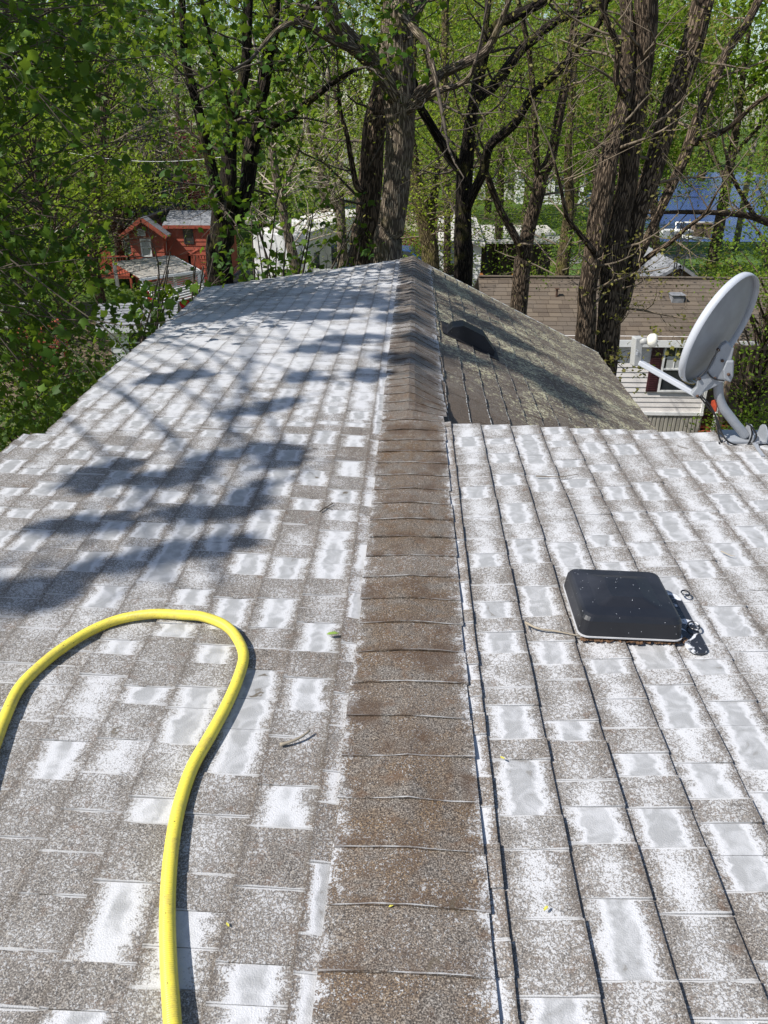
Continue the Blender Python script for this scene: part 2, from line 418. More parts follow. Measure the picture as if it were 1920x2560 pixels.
tabs = []           # (screen area, args, material)
def course(surf, side, Ya, Yb, v0, v1, mat, foamf, clip=None):
    vfull = v1
    Y = Ya - random.uniform(0, 0.12)
    raised = random.random() < 0.5
    while Y < Yb:
        wd = random.choice((0.075, 0.095, 0.11, 0.13, 0.15, 0.17)) * random.uniform(0.92, 1.08)
        if side == 'Rf': wd = random.uniform(0.12, 0.2)
        y0, y1 = max(Y, Ya), min(Y+wd, Yb)
        raised = not raised if random.random() < 0.85 else raised
        if clip: v1 = min(vfull, clip((y0+y1)/2))
        if y1-y0 > 0.02 and v1-v0 > .012:
            ym, vm = (y0+y1)/2, (v0+v1)/2
            foam, tone, reg = foamf(ym, vm, raised)
            c = [proj(surf(a, b)) for a, b in ((y0, v0), (y0, v1), (y1, v1), (y1, v0))]
            ar = abs(sum(c[i][0]*c[(i+1) % 4][1]-c[(i+1) % 4][0]*c[i][1] for i in range(4)))/2
            cx = sum(q[0] for q in c)/4; cyy = sum(q[1] for q in c)/4
            if not (-40 < cx < 1960 and 500 < cyy < 2620): ar = 0
            tabs.append((ar, (surf, side, y0, y1, v0, v1, 0.0095+(0.0045 if raised else 0)+random.uniform(0, .001), foam, tone, reg), mat))
        Y += wd
def foamL(Y, v, raised):
    if Y > YD:
        k = min(1.0, (Y-YD)/2.0)
        base = (0.85-0.05*k if not raised else 0.32+0.34*k)  # more foam here also paints in the wet slope's white sky sheen
        return base*random.uniform(0.75, 1.15)-0.20*sstep((Y-6.6)/1.5), 0.35*random.random(), 0.85*sstep((Y-YD+.2)/2.2)
    lowf = sstep((2.35-Y)/1.0)*sstep((v-0.45)/0.4)          # bare zone inside the hose loop
    if v < 0.205: return (random.uniform(0.0, 0.25) if raised else random.uniform(0.2, 1.1)), 1.0, 0
    if raised: f = random.uniform(0.0, 0.30)
    else: f = random.uniform(0.8, 1.15) if random.random() < 0.72-0.55*lowf else random.uniform(0.05, 0.4)
    f *= 1-0.30*lowf
    f -= 0.12*sstep((0.75-v)/0.4)
    return f, random.uniform(0.0, 0.7)*(1.0 if v < 0.5 else 0.45), 0
def foamR(Y, v, raised):
    if v < 0.212: return (random.uniform(0.0, 0.2) if raised else random.uniform(0.1, 0.9)), 1.0, 0
    if raised: return random.uniform(0.15, 0.38), random.uniform(0, 0.4), 0
    return (random.uniform(0.9, 1.2) if random.random() < 0.82 else 0.35), random.uniform(0, 0.45), 0
def foamRf(Y, v, raised):
    reg = sstep((Y-4.3+v*0.75)/1.9)
    return 0.30, 0.8, reg*random.uniform(0.85, 1.0)
EX = 0.155
def courses(surf, side, Ya, Yb, v_end, mat, foamf, vs):
    v = vs
    course(surf, side, Ya, Yb, vs-0.075, vs, mat, foamf)         # the narrow strip showing beside the ridge shingles
    while v < v_end-0.01:
        v1 = min(v+EX, v_end)
        course(surf, side, Ya, Yb, v, v1, mat, foamf)
        v = v1
courses(surfL, 'L', -0.9, YD, 2.12, 'shingle', foamL, 0.205)
# left far roof: the eave runs slightly outwards, so the last course is cut to it
v = 0.205
course(surfL, 'L', YD, YG, 0.13, v, 'shingle', foamL)
while v < 2.46:
    course(surfL, 'L', YD, YG, v, v+EX, 'shingle', foamL, clip=lambda y: eaveL(y)+.012)
    v += EX
courses(surfRn, 'Rn', -0.9, YD, 2.75, 'shingle', foamR, 0.212)
courses(surfRf, 'Rf', YD+0.01, YG, 2.465, 'lichen', foamRf, 0.235)
tabs.sort(key=lambda q: -q[0])
rest = {'shingle': MB(), 'lichen': MB()}
for i, (ar, args, mat) in enumerate(tabs):
    if i < 300:
        mb = MB(); add_tab(mb, *args)
        o = mb.build('shingle', M[mat]); o.parent = ROOF
    else: add_tab(rest[mat], *args)
for k, mb in rest.items():
    o = mb.build('shingles', M[k]); o.parent = ROOF
    o['kind'] = 'stuff'
    if k == 'lichen': o['label'] = 'lichen-crusted shingles of the steeper far right slope'

# ridge shingles, bent over the ridge, lapping towards the camera
def capz(x, Y):
    sr = SRN+(SRF-SRN)*sstep((Y-3.75)/0.75); a = 0.055
    s = sr if x > 0 else sL(Y)
    return -s*abs(x)+a*0.5*(sr+sL(Y))*math.exp(-abs(x)/a)
Y = -0.8; k = 0
while Y < YG-0.02:
    ex = 0.142*random.uniform(0.97, 1.03); y0, y1 = Y, min(Y+ex, YG+0.01)
    xl, xr = -0.158+random.uniform(-.004, .004), 0.176+random.uniform(-.005, .005)
    if y0 > 3.9: xr = 0.19+0.02*random.random()
    NX = 10; mb = MB(); sk = random.uniform(-.004, .004); curl = random.uniform(0, 0.004)*(1-sstep((Y-3.6)/.8))
    rowz = []
    for (yy, dh, flip) in ((y0, 0.0195, 0), (y1+0.01, 0.0125, 0)):
        for lay in (0, 1):
            for i in range(NX+1):
                x = xl+(xr-xl)*i/NX
                e = abs(i/NX-0.5)*2
                z = capz(x, yy)+dh+(curl*math.sin(e*4+k) if flip == 0 and yy == y0 else 0)+(-0.006 if lay == 0 else 0)
                mb.v.append((x, yy+sk*(i/NX-.5)*2+random.uniform(-.0009, .0009), z))
    g = lambda r, i: r*(NX+1)+i
    for i in range(NX):
        u0, u1 = i/NX, (i+1)/NX
        mb.face((g(1, i), g(1, i+1), g(3, i+1), g(3, i)), [(0, u0), (0, u1), (ex, u1), (ex, u0)])     # top
        mb.face((g(0, i), g(0, i+1), g(1, i+1), g(1, i)), [(0.016, u0), (0.016, u1), (0, u1), (0, u0)])    # butt
        mb.face((g(2, i), g(0, i), g(0, i+1), g(2, i+1))[::-1], [(0, u0)]*4)
        mb.face((g(3, i), g(3, i+1), g(2, i+1), g(2, i)), [(0, u0)]*4)
    for i in (0, NX): mb.face((g(0, i), g(1, i), g(3, i), g(2, i)), [(0.02, 0), (0.02, 1), (.02, 1), (.02, 0)])
    nf = len(mb.f); far = sstep((Y-4.2)/1.5)
    mb.at = {'foam': [random.uniform(0.0, 0.15)+0.12*far]*nf, 'tone': [random.uniform(0.7, 1.2)*(1-0.4*far)]*nf, 'tablen': [ex]*nf, 'reg': [0.3+0.5*far]*nf}
    o = mb.build('ridge_shingle', M['cap']); o.parent = ROOF
    Y += ex; k += 1

# trim and walls
mb = MB()
mb.beam((-2.12, YB, -0.05*2.12-0.078), (-2.12, YD, -0.05*2.12-0.078), 0.02, 0.12)
for i in range(8):
    ya, yb = YD+(YG-YD)*i/8, YD+(YG-YD)*(i+1)/8
    mb.beam((-eaveL(ya+.001), ya, -sL(ya)*eaveL(ya+.001)-0.078), (-eaveL(yb), yb, -sL(yb)*eaveL(yb)-0.078), 0.02, 0.12)
mb.beam((2.765, YB, -0.14), (2.765, YD, -0.14), 0.025, 0.13)
mb.beam((2.21, YD+.03, -1.14), (2.21, YG, -1.14), 0.025, 0.13)
mb.beam((0, YG+.014, -0.07), (-2.45, YG+.014, -sL(YG)*2.45-.07), 0.022, 0.14); mb.beam((0, YG+.014, -0.07), (2.22, YG+.014, -1.15), 0.022, 0.14)
mb.beam((0.05, YD+.014, -0.075), (2.75, YD+.014, -.075-.028*2.75), 0.022, 0.11)
wbuild(mb, 'fascia', M['trim'], house)
def prismY(pts, y0, y1):
    mb = MB(); n = len(pts)
    a = [mb.vert((p[0], y0, p[1])) for p in pts]; b = [mb.vert((p[0], y1, p[1])) for p in pts]
    mb.face(a); mb.face(b[::-1])
    for i in range(n): j = (i+1) % n; mb.face((a[j], a[i], b[i], b[j]))
    return mb
wbuild(prismY([(-1.8, GZ), (2.5, GZ), (2.5, -0.17), (0, -0.10), (-1.8, -0.19)], YB+.3, YD-.05), 'wall', M['ownwall'], house)
wbuild(prismY([(-1.8, GZ), (1.95, GZ), (1.95, -1.06), (0, -0.12), (-1.8, -0.28)], YD-.048, YG-.25), 'wall', M['ownwall'], house)
mb = MB()
for yy in (5.0, 7.4): mb.box(1.952, 1.985, yy-.5, yy+.5, -3.2, -1.9)
for yy in (0.5, 2.4): mb.box(2.502, 2.535, yy-.45, yy+.45, -2.4, -1.1)
M['glass'] = plain('window_glass', (0.03, 0.035, 0.04), 0.08, 0.2, 3, 0, spec=0.8)
wbuild(mb, 'window', M['glass'], house)

# ------------------------------------------------------------------ big black roof vent
def rrect(x0, x1, y0, y1, r, n=5):
    P = []
    for cx, cy, a0 in ((x1-r, y0+r, -90), (x1-r, y1-r, 0), (x0+r, y1-r, 90), (x0+r, y0+r, 180)):
        for i in range(n+1):
            a = math.radians(a0+90*i/n); P.append((cx+r*math.cos(a), cy+r*math.sin(a)))
    return P
def loft(mb, rings, cap_top=True, cap_bot=True):
    n = len(rings[0]); base = len(mb.v)
    for R in rings:
        for p in R: mb.v.append(tuple(p))
    for i in range(len(rings)-1):
        for k in range(n):
            k2 = (k+1) % n
            mb.face((base+i*n+k, base+i*n+k2, base+(i+1)*n+k2, base+(i+1)*n+k))
    if cap_top: mb.face([base+(len(rings)-1)*n+k for k in range(n)])
    if cap_bot: mb.face([base+k for k in range(n)][::-1])
    return mb
m, n_, out = newmat('black_vent_plastic'); t = NT(n_)
pos = t.node('ShaderNodeNewGeometry').outputs['Position']
vo = t.node('ShaderNodeTexVoronoi'); t.link(pos, vo.inputs['Vector']); vo.inputs['Scale'].default_value = 130
sz = t.node('ShaderNodeSeparateColor'); t.link(vo.outputs['Color'], sz.inputs[0])
dots = t.math('LESS_THAN', vo.outputs['Distance'], t.math('MULTIPLY', t.smooth(sz.outputs[0], 0.84, 1.0), 0.15))
sc_ = t.noise(pos, 6, 4).outputs[0]
c = t.mix(t.smooth(sc_, 0.4, 0.75), (0.010, 0.011, 0.015, 1), (0.024, 0.026, 0.034, 1))
c = t.mix(dots, c, (0.65, 0.66, 0.70, 1))
t.bsdf(out, c, t.math('MULTIPLY_ADD', sc_, 0.35, 0.30), t.bump(t.noise(pos, 9, 3).outputs[0], 0.15, 0.02), spec=0.5)
M['vent'] = m
M['lip'] = plain('vent_lip', (0.45, 0.45, 0.46), 0.5)
bl = atZ(1449, 1582, 0.025); br = atZ(1716, 1590, 0.025); tl = atZ(1409, 1418, 0.03)
vx0, vx1, vy0 = bl.x, br.x-0.004, (bl.y+br.y)/2
vy1 = atZ(1409, 1412, 0.085).y
vent = empty('roof_vent', ((vx0+vx1)/2, (vy0+vy1)/2, -0.02), 'large square black plastic dome vent speckled with foam drops on the right slope', 'roof vent')
def ring(i, z, r=0.03):
    return [(x, y, z-0.028*x+0.01) for x, y in rrect(vx0+i, vx1-i, vy0+i, vy1-i, max(r-i*0.2, 0.012))]
lid = loft(MB(), [ring(0.012, 0.020), ring(0.0, 0.022), ring(0.006, 0.072), ring(0.012, 0.083), ring(0.020, 0.088), ring(0.060, 0.093)], cap_top=False)
cxm, cym = (vx0+vx1)/2, (vy0+vy1)/2
rr5 = ring(0.060, 0.093); rr6 = [(cxm+(p[0]-cxm)*0.52, cym+(p[1]-cym)*0.6, 0.118-0.028*p[0]) for p in rr5]
loft(lid, [rr5, rr6], cap_bot=False)
wbuild(lid, 'lid', M['vent'], vent, smooth=False)
lip = loft(MB(), [ring(-0.003, 0.0165), ring(-0.003, 0.0205)])
wbuild(lip, 'lip', M['lip'], vent)
col = loft(MB(), [[(x, y, -0.05) for x, y in rrect(vx0+.03, vx1-.03, vy0+.03, vy1-.03, .02)], [(x, y, 0.015) for x, y in rrect(vx0+.03, vx1-.03, vy0+.03, vy1-.03, .02)]])
wbuild(col, 'collar', M['vent'], vent)
m, n_, out = newmat('wet_black_flashing'); t = NT(n_)
pos = t.node('ShaderNodeNewGeometry').outputs['Position']
fz = t.noise(pos, 14, 4, 0.6, 1.5).outputs[0]
c = t.mix(t.smooth(fz, 0.52, 0.62), (0.02, 0.021, 0.026, 1), (0.62, 0.63, 0.66, 1))
t.bsdf(out, c, 0.25, t.bump(fz, 0.3, 0.01)); M['flash'] = m
fb = atZ(1775, 1642, -0.02)
fx1, fy0 = fb.x, fb.y
fx0 = atZ(1722, 1642, -0.02).x
fl = []
for x, y in rrect(fx0-0.17, fx1, fy0, vy1+0.02, 0.035): fl.append((x, max(y, fy0), x))
Q = [(x, y) for x, y in rrect(fx0, fx1, fy0, vy1-0.02, 0.03)]
mb = loft(MB(), [[(x, y, -0.028*x+0.0125) for x, y in Q], [(x, y, -0.028*x+0.0175) for x, y in Q]])
wbuild(mb, 'flashing', M['flash'], vent)
for ct, rr_ in ((atZ(1733, 1572, -0.01), 0.017), (atZ(1712, 1490, -0.01), 0.013)):
    mb = MB(); pts = [(ct.x+rr_*math.cos(a), ct.y+rr_*1.3*math.sin(a), ct.z+0.012) for a in np.linspace(0, 2*math.pi, 18)]
    mb.tube(pts, [0.003]*18, 6); wbuild(mb, 'washer', M['flash'], vent, smooth=True)

# ------------------------------------------------------------------ slant-back vent on the far slope
n = NRM['Rf']; a0 = Vector((0, 1, 0)); dn = Vector((CF, 0, -SF))
def onRf(px, py):
    d = Vector(ray(px, py)); o_ = Vector((0, 0, H)); t_ = -(o_.dot(n))/d.dot(n); return o_+d*t_
va_ = onRf(1120, 840); vb_ = onRf(1225, 885)
fv = empty('slant_roof_vent', va_, 'small black louvred vent on the mossy far right slope', 'roof vent')
c0 = onRf(1172, 872); c0 = Vector((c0.x, c0.y, c0.z))
s0, s1 = onRf(1116, 838).dot(dn), onRf(1228, 880).dot(dn)
yy0 = onRf(1170, 862).y-0.02; 
P = lambda s, y, h: dn*s+a0*y+n*h
M['black'] = plain('matt_black', (0.014, 0.013, 0.015), 0.75, 0.3, 10, 0.1)
L_ = s1-s0
# faceted hood: low at the uphill side, open and tall downhill
prof = [(s0, 0.008), (s0+0.02, 0.075), (s0+L_*0.22, 0.125), (s0+L_*0.66, 0.125), (s1-0.015, 0.055), (s1, 0.008)]
def hood(yA, yB, sc2):
    rings = []
    for y, k in ((yA, 1.0), (yB-0.09, 1.0), (yB, 0.35)):
        rings.append([P(s, y, h*k) for s, h in prof])
    return rings
mb = MB(); loft(mb, hood(yy0, yy0+0.30, 1)); wbuild(mb, 'hood', M['vent'], fv)
mb = MB(); mb.hexa([P(s0-.04, yy0-.05, .008), P(s1+.05, yy0-.05, .008), P(s1+.05, yy0+.36, .008), P(s0-.04, yy0+.36, .008),
                    P(s0-.04, yy0-.05, .013), P(s1+.05, yy0-.05, .013), P(s1+.05, yy0+.36, .013), P(s0-.04, yy0+.36, .013)])
wbuild(mb, 'flange', M['black'], fv)

# ------------------------------------------------------------------ yellow hose
def rs(pts, n):
    """Catmull-Rom resample"""
    pts = [Vector(p) for p in pts]; P_ = [pts[0]*2-pts[1]]+pts+[pts[-1]*2-pts[-2]]; out_ = []
    for i in range(1, len(P_)-2):
        for k in range(n):
            t_ = k/n; a, b, c_, d = P_[i-1], P_[i], P_[i+1], P_[i+2]
            out_.append(0.5*((2*b)+(-a+c_)*t_+(2*a-5*b+4*c_-d)*t_*t_+(-a+3*b-3*c_+d)*t_**3))
    out_.append(pts[-1]); return out_
hp = [(448, 2760), (437, 2640), (430, 2540), (421, 2400), (419, 2260), (428, 2130), (447, 2020), (480, 1920), (525, 1840), (562, 1772), (594, 1700), (609, 1640), (600, 1580), (566, 1558 if False else 1562),
      (520, 1545), (455, 1537), (380, 1535), (300, 1548), (225, 1578), (150, 1625), (90, 1675), (45, 1725), (10, 1800), (-20, 1880), (-60, 1990), (-130, 2120)]
hp[12:15] = [(592, 1594), (560, 1562), (508, 1542)]
R_H = 0.0165
H3 = []
for px, py in hp:
    d = Vector(ray(px, py)); o_ = Vector((0, 0, H))
    # meet the slope raised by the hose radius
    z = 0.0
    for _ in range(12):
        q = o_+d*((z-H)/d.z); z = -sL(q.y)*abs(q.x)+R_H+0.011
    H3.append(q)
H3 = rs(H3, 9)
m, n_, out = newmat('yellow_hose_rubber'); t = NT(n_)
uv = t.node('ShaderNodeUVMap', uv_map='UVMap').outputs[0]; sx = t.node('ShaderNodeSeparateXYZ'); t.link(uv, sx.inputs[0])
pos = t.node('ShaderNodeNewGeometry').outputs['Position']
rib = t.math('SINE', t.math('MULTIPLY', sx.outputs[1], 1500.0))
dirt = t.noise(pos, 22, 5, 0.75).outputs[0]; spk = t.noise(pos, 110, 3, 0.7).outputs[0]
c = t.mix(t.smooth(dirt, 0.42, 0.72), (0.76, 0.63, 0.075, 1), (0.52, 0.42, 0.09, 1))
c = t.mix(t.smooth(spk, 0.66, 0.70), c, (0.10, 0.08, 0.02, 1))
t.bsdf(out, c, 0.42, t.bump(t.math('ADD', rib, t.math('MULTIPLY', dirt, 2)), 0.35, 0.001), spec=0.4)
mb = MB(); mb.tube(H3, [R_H]*len(H3), 16)
tag(mb.build('hose', m, None, smooth=True), 'thick yellow rubber hose looped across the left roof slope', 'hose')

# ------------------------------------------------------------------ satellite dish
M['dishgrey'] = plain('dish_grey_shaded', (0.27, 0.285, 0.31), 0.42, 0.10, 14, 0.04)  # darker copy: the shade on the dish's back is put into the colour
M['dishlight'] = plain('dish_grey_lit', (0.44, 0.46, 0.50), 0.4, 0.06, 14, 0.04)  # paler copy: the sunlit rim's brightness is put into the colour
M['lnbgrey'] = plain('housing_grey', (0.36, 0.36, 0.345), 0.5, 0.08, 9, 0.02)
M['lnbcap'] = plain('cream_cap', (0.70, 0.67, 0.58), 0.45, 0.05, 9, 0.02)
M['rust'] = plain('rusty_bolt', (0.07, 0.035, 0.02), 0.8, 0.4, 60, 0.1)
M['cable'] = plain('black_cable', (0.012, 0.012, 0.013), 0.4, 0.2, 10, 0)
foot = atZ(1868, 1092, -0.045); 
DY = foot.y
dish = empty('satellite_dish', foot, 'light grey satellite dish seen from behind on a bent mast at the right roof edge', 'satellite dish')
C0 = atY(1806, 828, DY+0.02)
dv = (C0-Vector((0, 0, H))).normalized()
rt = dv.cross(Vector((0, 0, 1))).normalized(); upv = rt.cross(dv).normalized()
Mt, Mb_ = atY(1888, 692, DY+.03), atY(1724, 956, DY+.01)
C0 = (Mt+Mb_)/2; A_ = (Mt-Mb_).length/2; mj = (Mt-Mb_).normalized()
best = None
for k in range(1, 200):           # the other axis runs right and away; as long as the dish is nearly round
    v_ = atY(1843, 846, C0.y+k*0.003)-atY(1806, 824, C0.y)
    if abs(v_.length-A_*0.93) < (best[0] if best else 9): best = (abs(v_.length-A_*0.93), v_)
mn = best[1]; mn = (mn-mj*mn.dot(mj)*0.5); B_ = mn.length; mn.normalize()
nf_ = mj.cross(mn).normalized()
if nf_.x > 0: nf_ = -nf_
mb = MB(); NR, NA = 7, 56
def dp(r, a, off):
    depth = 0.04*(1-r*r)
    return C0+mj*(A_*r*math.cos(a))+mn*(B_*r*math.sin(a))-nf_*(depth+off-0.03)
for off in (0.0, 0.006):
    for i in range(NR+1):
        for k in range(NA): mb.v.append(tuple(dp(i/NR if i else 0.001, 2*math.pi*k/NA, off)))
N1 = (NR+1)*NA
for i in range(NR):
    for k in range(NA):
        k2 = (k+1) % NA
        mb.face((i*NA+k, i*NA+k2, (i+1)*NA+k2, (i+1)*NA+k)); mb.face((N1+i*NA+k2, N1+i*NA+k, N1+(i+1)*NA+k, N1+(i+1)*NA+k2))
wbuild(mb, 'reflector', M['dishgrey'], dish, smooth=True)
mb = MB(); rings = []
for (rr_, off) in ((1.0, -0.004), (1.018, -0.004), (1.03, 0.012), (1.018, 0.034), (1.004, 0.034), (1.0, 0.012)):
    rings.append([C0+mj*(A_*rr_*math.cos(a))+mn*(B_*rr_*math.sin(a))-nf_*(off-0.03) for a in [2*math.pi*k/NA for k in range(NA)]])
rings.append(rings[0]); loft(mb, rings, False, False)
wbuild(mb, 'rim', M['dishlight'], dish, smooth=True)
# feed arm, LNB housing, horn
a1 = atY(1748, 990, DY-0.06); a2 = atY(1598, 905, DY+0.10)
mb = MB(); mb.beam(a1, a2, 0.034, 0.026); wbuild(mb, 'feed_arm', M['dishlight'], dish, bevel=0.005)
h0 = atY(1588, 912, DY+0.11); h1 = atY(1594, 842, DY+0.11)
mb = MB(); mb.beam(h0, h1, 0.05, 0.042, up=(1, 0.2, 0)); wbuild(mb, 'feed_housing', M['lnbgrey'], dish, bevel=0.005)
g0 = atY(1600, 853, DY+0.10); g1 = atY(1618, 852, DY+0.09); g2 = atY(1643, 850, DY+0.08)
mb = MB(); mb.tube([g0, g1], [0.017, 0.017], 20); wbuild(mb, 'feed_neck', M['lnbgrey'], dish, smooth=True)
mb = MB(); gd = (g2-g1).normalized(); gl = (g2-g1).length
mb.tube([g1, g1+gd*gl*.15, g1+gd*gl*.35, g1+gd*gl*.75, g2], [0.018, 0.028, 0.034, 0.034, 0.026], 24); wbuild(mb, 'feed_horn', M['lnbcap'], dish, smooth=True)
# small embossed house mark on the housing, as on the original
mb = MB(); hc = (h0+h1)/2; hd = (h1-h0).normalized(); tow = (Vector((0, 0, H))-hc).normalized(); sd = hd.cross(tow).normalized()
fr = tow.cross(hd) if False else sd
tt = sd.cross(hd).normalized(); tt = tt if tt.dot(tow) > 0 else -tt
base_ = hc+tt*0.0275
for (s_, w_, h_) in ((-0.012, 0.016, 0.0022), (-0.006, 0.016, 0.0022), (0.0, 0.016, 0.0022)):
    mb.beam(base_+hd*s_-sd*w_/2, base_+hd*s_+sd*w_/2, 0.003, h_, up=hd)
mb.beam(base_+hd*.008-sd*.008, base_+hd*.016, 0.003, 0.002, up=hd); mb.beam(base_+hd*.016, base_+hd*.008+sd*.008, 0.003, 0.002, up=hd)
mb.beam(base_+hd*.004-sd*.008, base_+hd*.010-sd*.008, 0.003, 0.002, up=sd); mb.beam(base_+hd*.004+sd*.008, base_+hd*.010+sd*.008, 0.003, 0.002, up=sd)
wbuild(mb, 'emblem', M['dishlight'], dish)
# back bracket: a folded plate with bolts
def plate(pxs, Yd, th):
    P_ = [atY(x, y, Yd) for x, y in pxs]; mb = MB(); k = len(P_)
    f_ = [mb.vert(p) for p in P_]; b_ = [mb.vert(p+Vector((0.01, th, 0))) for p in P_]
    mb.face(f_[::-1]); mb.face(b_)
    for i in range(k): j = (i+1) % k; mb.face((f_[i], f_[j], b_[j], b_[i]))
    return mb
c5 = lambda x, y: (1500+x*0.2532, 650+y*0.2532)
pl = plate([c5(*q) for q in ((1205, 845), (1255, 815), (1325, 875), (1300, 985), (1322, 1010), (1312, 1160), (1285, 1205), (1240, 1195), (1150, 1245), (1040, 1300), (965, 1368), (905, 1325), (955, 1260), (960, 1185), (1060, 1120), (1130, 1000), (1165, 900))], DY-0.10, 0.05)
wbuild(pl, 'bracket', M['dishgrey'], dish, bevel=0.004)
pl = plate([c5(*q) for q in ((1250, 1000), (1322, 1000), (1318, 1150), (1290, 1212), (1225, 1180), (1215, 1090))], DY-0.118, 0.03)
wbuild(pl, 'mast_clamp', M['dishgrey'], dish, bevel=0.006)
for q in ((1170, 888), (1208, 995), (1270, 1130), (1135, 1168), (980, 1172), (962, 1345)):
    p_ = atY(*c5(*q), DY-0.122 if q[0] > 1250 else DY-0.104)
    mb = MB(); mb.tube([p_+Vector((0, 0.01, 0)), p_-Vector((0, 0.006, 0))], [0.008, 0.007], 10); wbuild(mb, 'bolt', M['rust'], dish, smooth=True)
mb = MB(); mb.tube(rs([atY(*c5(1060, 1105), DY-.107), atY(*c5(1095, 1150), DY-.109), atY(*c5(1150, 1180), DY-.109), atY(*c5(1225, 1190), DY-.107)], 4), [0.004]*13, 6)
wbuild(mb, 'slot', M['cable'], dish)
# mast
mp_ = [atY(*c5(*q), DY-.06) for q in ((1165, 1150), (1168, 1260), (1178, 1360), (1215, 1455), (1270, 1530), (1340, 1620), (1400, 1690), (1440, 1740))]
mp_ = rs(mp_, 5); mb = MB(); mb.tube(mp_, [0.0235]*len(mp_), 20); wbuild(mb, 'mast', M['dishgrey'], dish, smooth=True)
mb = MB()
fz = -0.028*foot.x+0.014
bx = atZ(1830, 1118, fz); bx2 = atZ(1905, 1132, fz)
mb.box(foot.x-0.13, foot.x+0.13, foot.y-0.11, foot.y+0.06, fz-.004, fz+.006)
wbuild(mb, 'base_plate', M['dishgrey'], dish)
for sx_ in (-0.035, 0.035):
    mb = MB(); ctr = Vector((foot.x+sx_+.01, foot.y-.06, fz+.006)); 
    arc = [ctr+Vector((0, 0.06*math.cos(a), 0.075*math.sin(a))) for a in np.linspace(0, math.pi, 9)]
    f_ = [mb.vert(p) for p in arc]; b_ = [mb.vert(p+Vector((0.006, 0, 0))) for p in arc]
    mb.face(f_[::-1]); mb.face(b_)
    for i in range(9): j = (i+1) % 9; mb.face((f_[i], f_[j], b_[j], b_[i]))
    wbuild(mb, 'lug', M['dishgrey'], dish)
for q0, q1 in (((1470, 1740), (1610, 1935)), ((1330, 1840), (1400, 1740)), ((1530, 1760), (1560, 1880))):
    e = atZ(*c5(*q1), fz); s_ = atY(*c5(*q0), DY-.05); mb = MB(); mb.beam(s_, e, 0.016, 0.006); wbuild(mb, 'strut', M['dishgrey'], dish)
# coax cables
def cable(qs, Yo, name='cable', r=0.0042, mat='cable'):
    P_ = [atY(*c5(x, y), DY+o_) for (x, y), o_ in zip(qs, Yo)]; P_ = rs(P_, 6)
    mb = MB(); mb.tube(P_, [r]*len(P_), 8); wbuild(mb, name, M[mat], dish, smooth=True)
cable([(985, 1350), (1060, 1440), (1135, 1530), (1160, 1640), (1180, 1760), (1240, 1850), (1350, 1870), (1450, 1830), (1500, 1730), (1490, 1640)], [-.09]*4+[-.11]*6)
cable([(1000, 1340), (1090, 1440), (1150, 1560), (1190, 1680), (1250, 1780), (1360, 1830), (1480, 1820), (1545, 1740), (1500, 1650), (1440, 1610)], [-.1]*4+[-.13]*6)
cable([(1175, 1800), (1215, 1880), (1330, 1930), (1470, 1945), (1600, 1930), (1700, 1880)], [-.13]*6)
cable([(1180, 880), (1120, 960), (1060, 1070), (990, 1150), (950, 1200)], [-.125]*5, r=0.003)
cable([(1560, 1860), (1640, 1820), (1720, 1830), (1800, 1870)], [-.12, -.1, -.1, -.1])
cable([(1500, 1890), (1580, 1900), (1680, 1850), (1780, 1800)], [-.14]*4)
M['orange'] = plain('orange_tape', (0.55, 0.07, 0.02), 0.5, 0.3, 30, 0)
mb = plate([c5(*q) for q in ((1100, 1390), (1130, 1385), (1148, 1440), (1142, 1500), (1120, 1510), (1090, 1450))], DY-.085, 0.012)
wbuild(mb, 'warning_tag', M['orange'], dish)
M['lichenyellow'] = plain('yellow_lichen', (0.36, 0.27, 0.07), 0.9, 0.4, 60, 0.3)
mb = MB()
for i in range(90):
    a = math.pi+random.gauss(-0.22, 0.16)*1.0
    rr_ = random.uniform(1.008, 1.026); p_ = C0+mj*(A_*rr_*math.cos(a))+mn*(B_*rr_*math.sin(a))-nf_*(random.uniform(-.03, .0))
    s_ = random.uniform(0.002, 0.005); mb.box(-s_, s_, -s_, s_, -s_, s_, Matrix.Translation(p_)@Matrix.Rotation(random.random()*3, 4, 'X'))
o = wbuild(mb, 'lichen', M['lichenyellow'], dish); o['kind'] = 'stuff'

# ------------------------------------------------------------------ twigs and leaves lying on the roof
def roofpt(px, py, h=0.02):
    d = Vector(ray(px, py)); o_ = Vector((0, 0, H)); z = 0
    for _ in range(12):
        q = o_+d*((z-H)/d.z); z = (-sL(q.y)*abs(q.x) if q.x < 0 else -SRN*q.x)+h
    return q
def stick(pxs, r, label, mat='twigpale', fork=None):
    P_ = rs([roofpt(x, y, 0.016+r) for x, y in pxs], 4)
    mb = MB(); mb.tube(P_, [r*(1-0.5*i/len(P_))*random.uniform(.85, 1.1) for i in range(len(P_))], 7)
    if fork: Q_ = [roofpt(x, y, 0.016+r) for x, y in fork]; mb.tube(Q_, [r*.6, r*.3], 5)
    tag(mb.build('twig', M[mat], None, smooth=True), label, 'twig')
stick([(1313, 1556), (1345, 1571), (1390, 1578), (1450, 1590)], 0.0042, 'long pale peeled stick lying beside the large black vent', fork=[(1313, 1556), (1320, 1572)])
stick([(700, 1862), (725, 1855), (752, 1843), (775, 1826)], 0.005, 'knobbly twig lying in a foam patch left of the ridge')
stick([(1340, 1190), (1400, 1192), (1445, 1185)], 0.0025, 'thin reddish twig lying on the upper right slope', 'twig')
stick([(800, 1278), (815, 1268), (832, 1258)], 0.0035, 'short dark twig lying on the left slope near the ridge', 'twigdark', fork=[(815, 1268), (830, 1272)])
stick([(1803, 1378), (1825, 1388), (1838, 1390)], 0.002, 'tiny curved pale twig on the right slope right of the large vent')
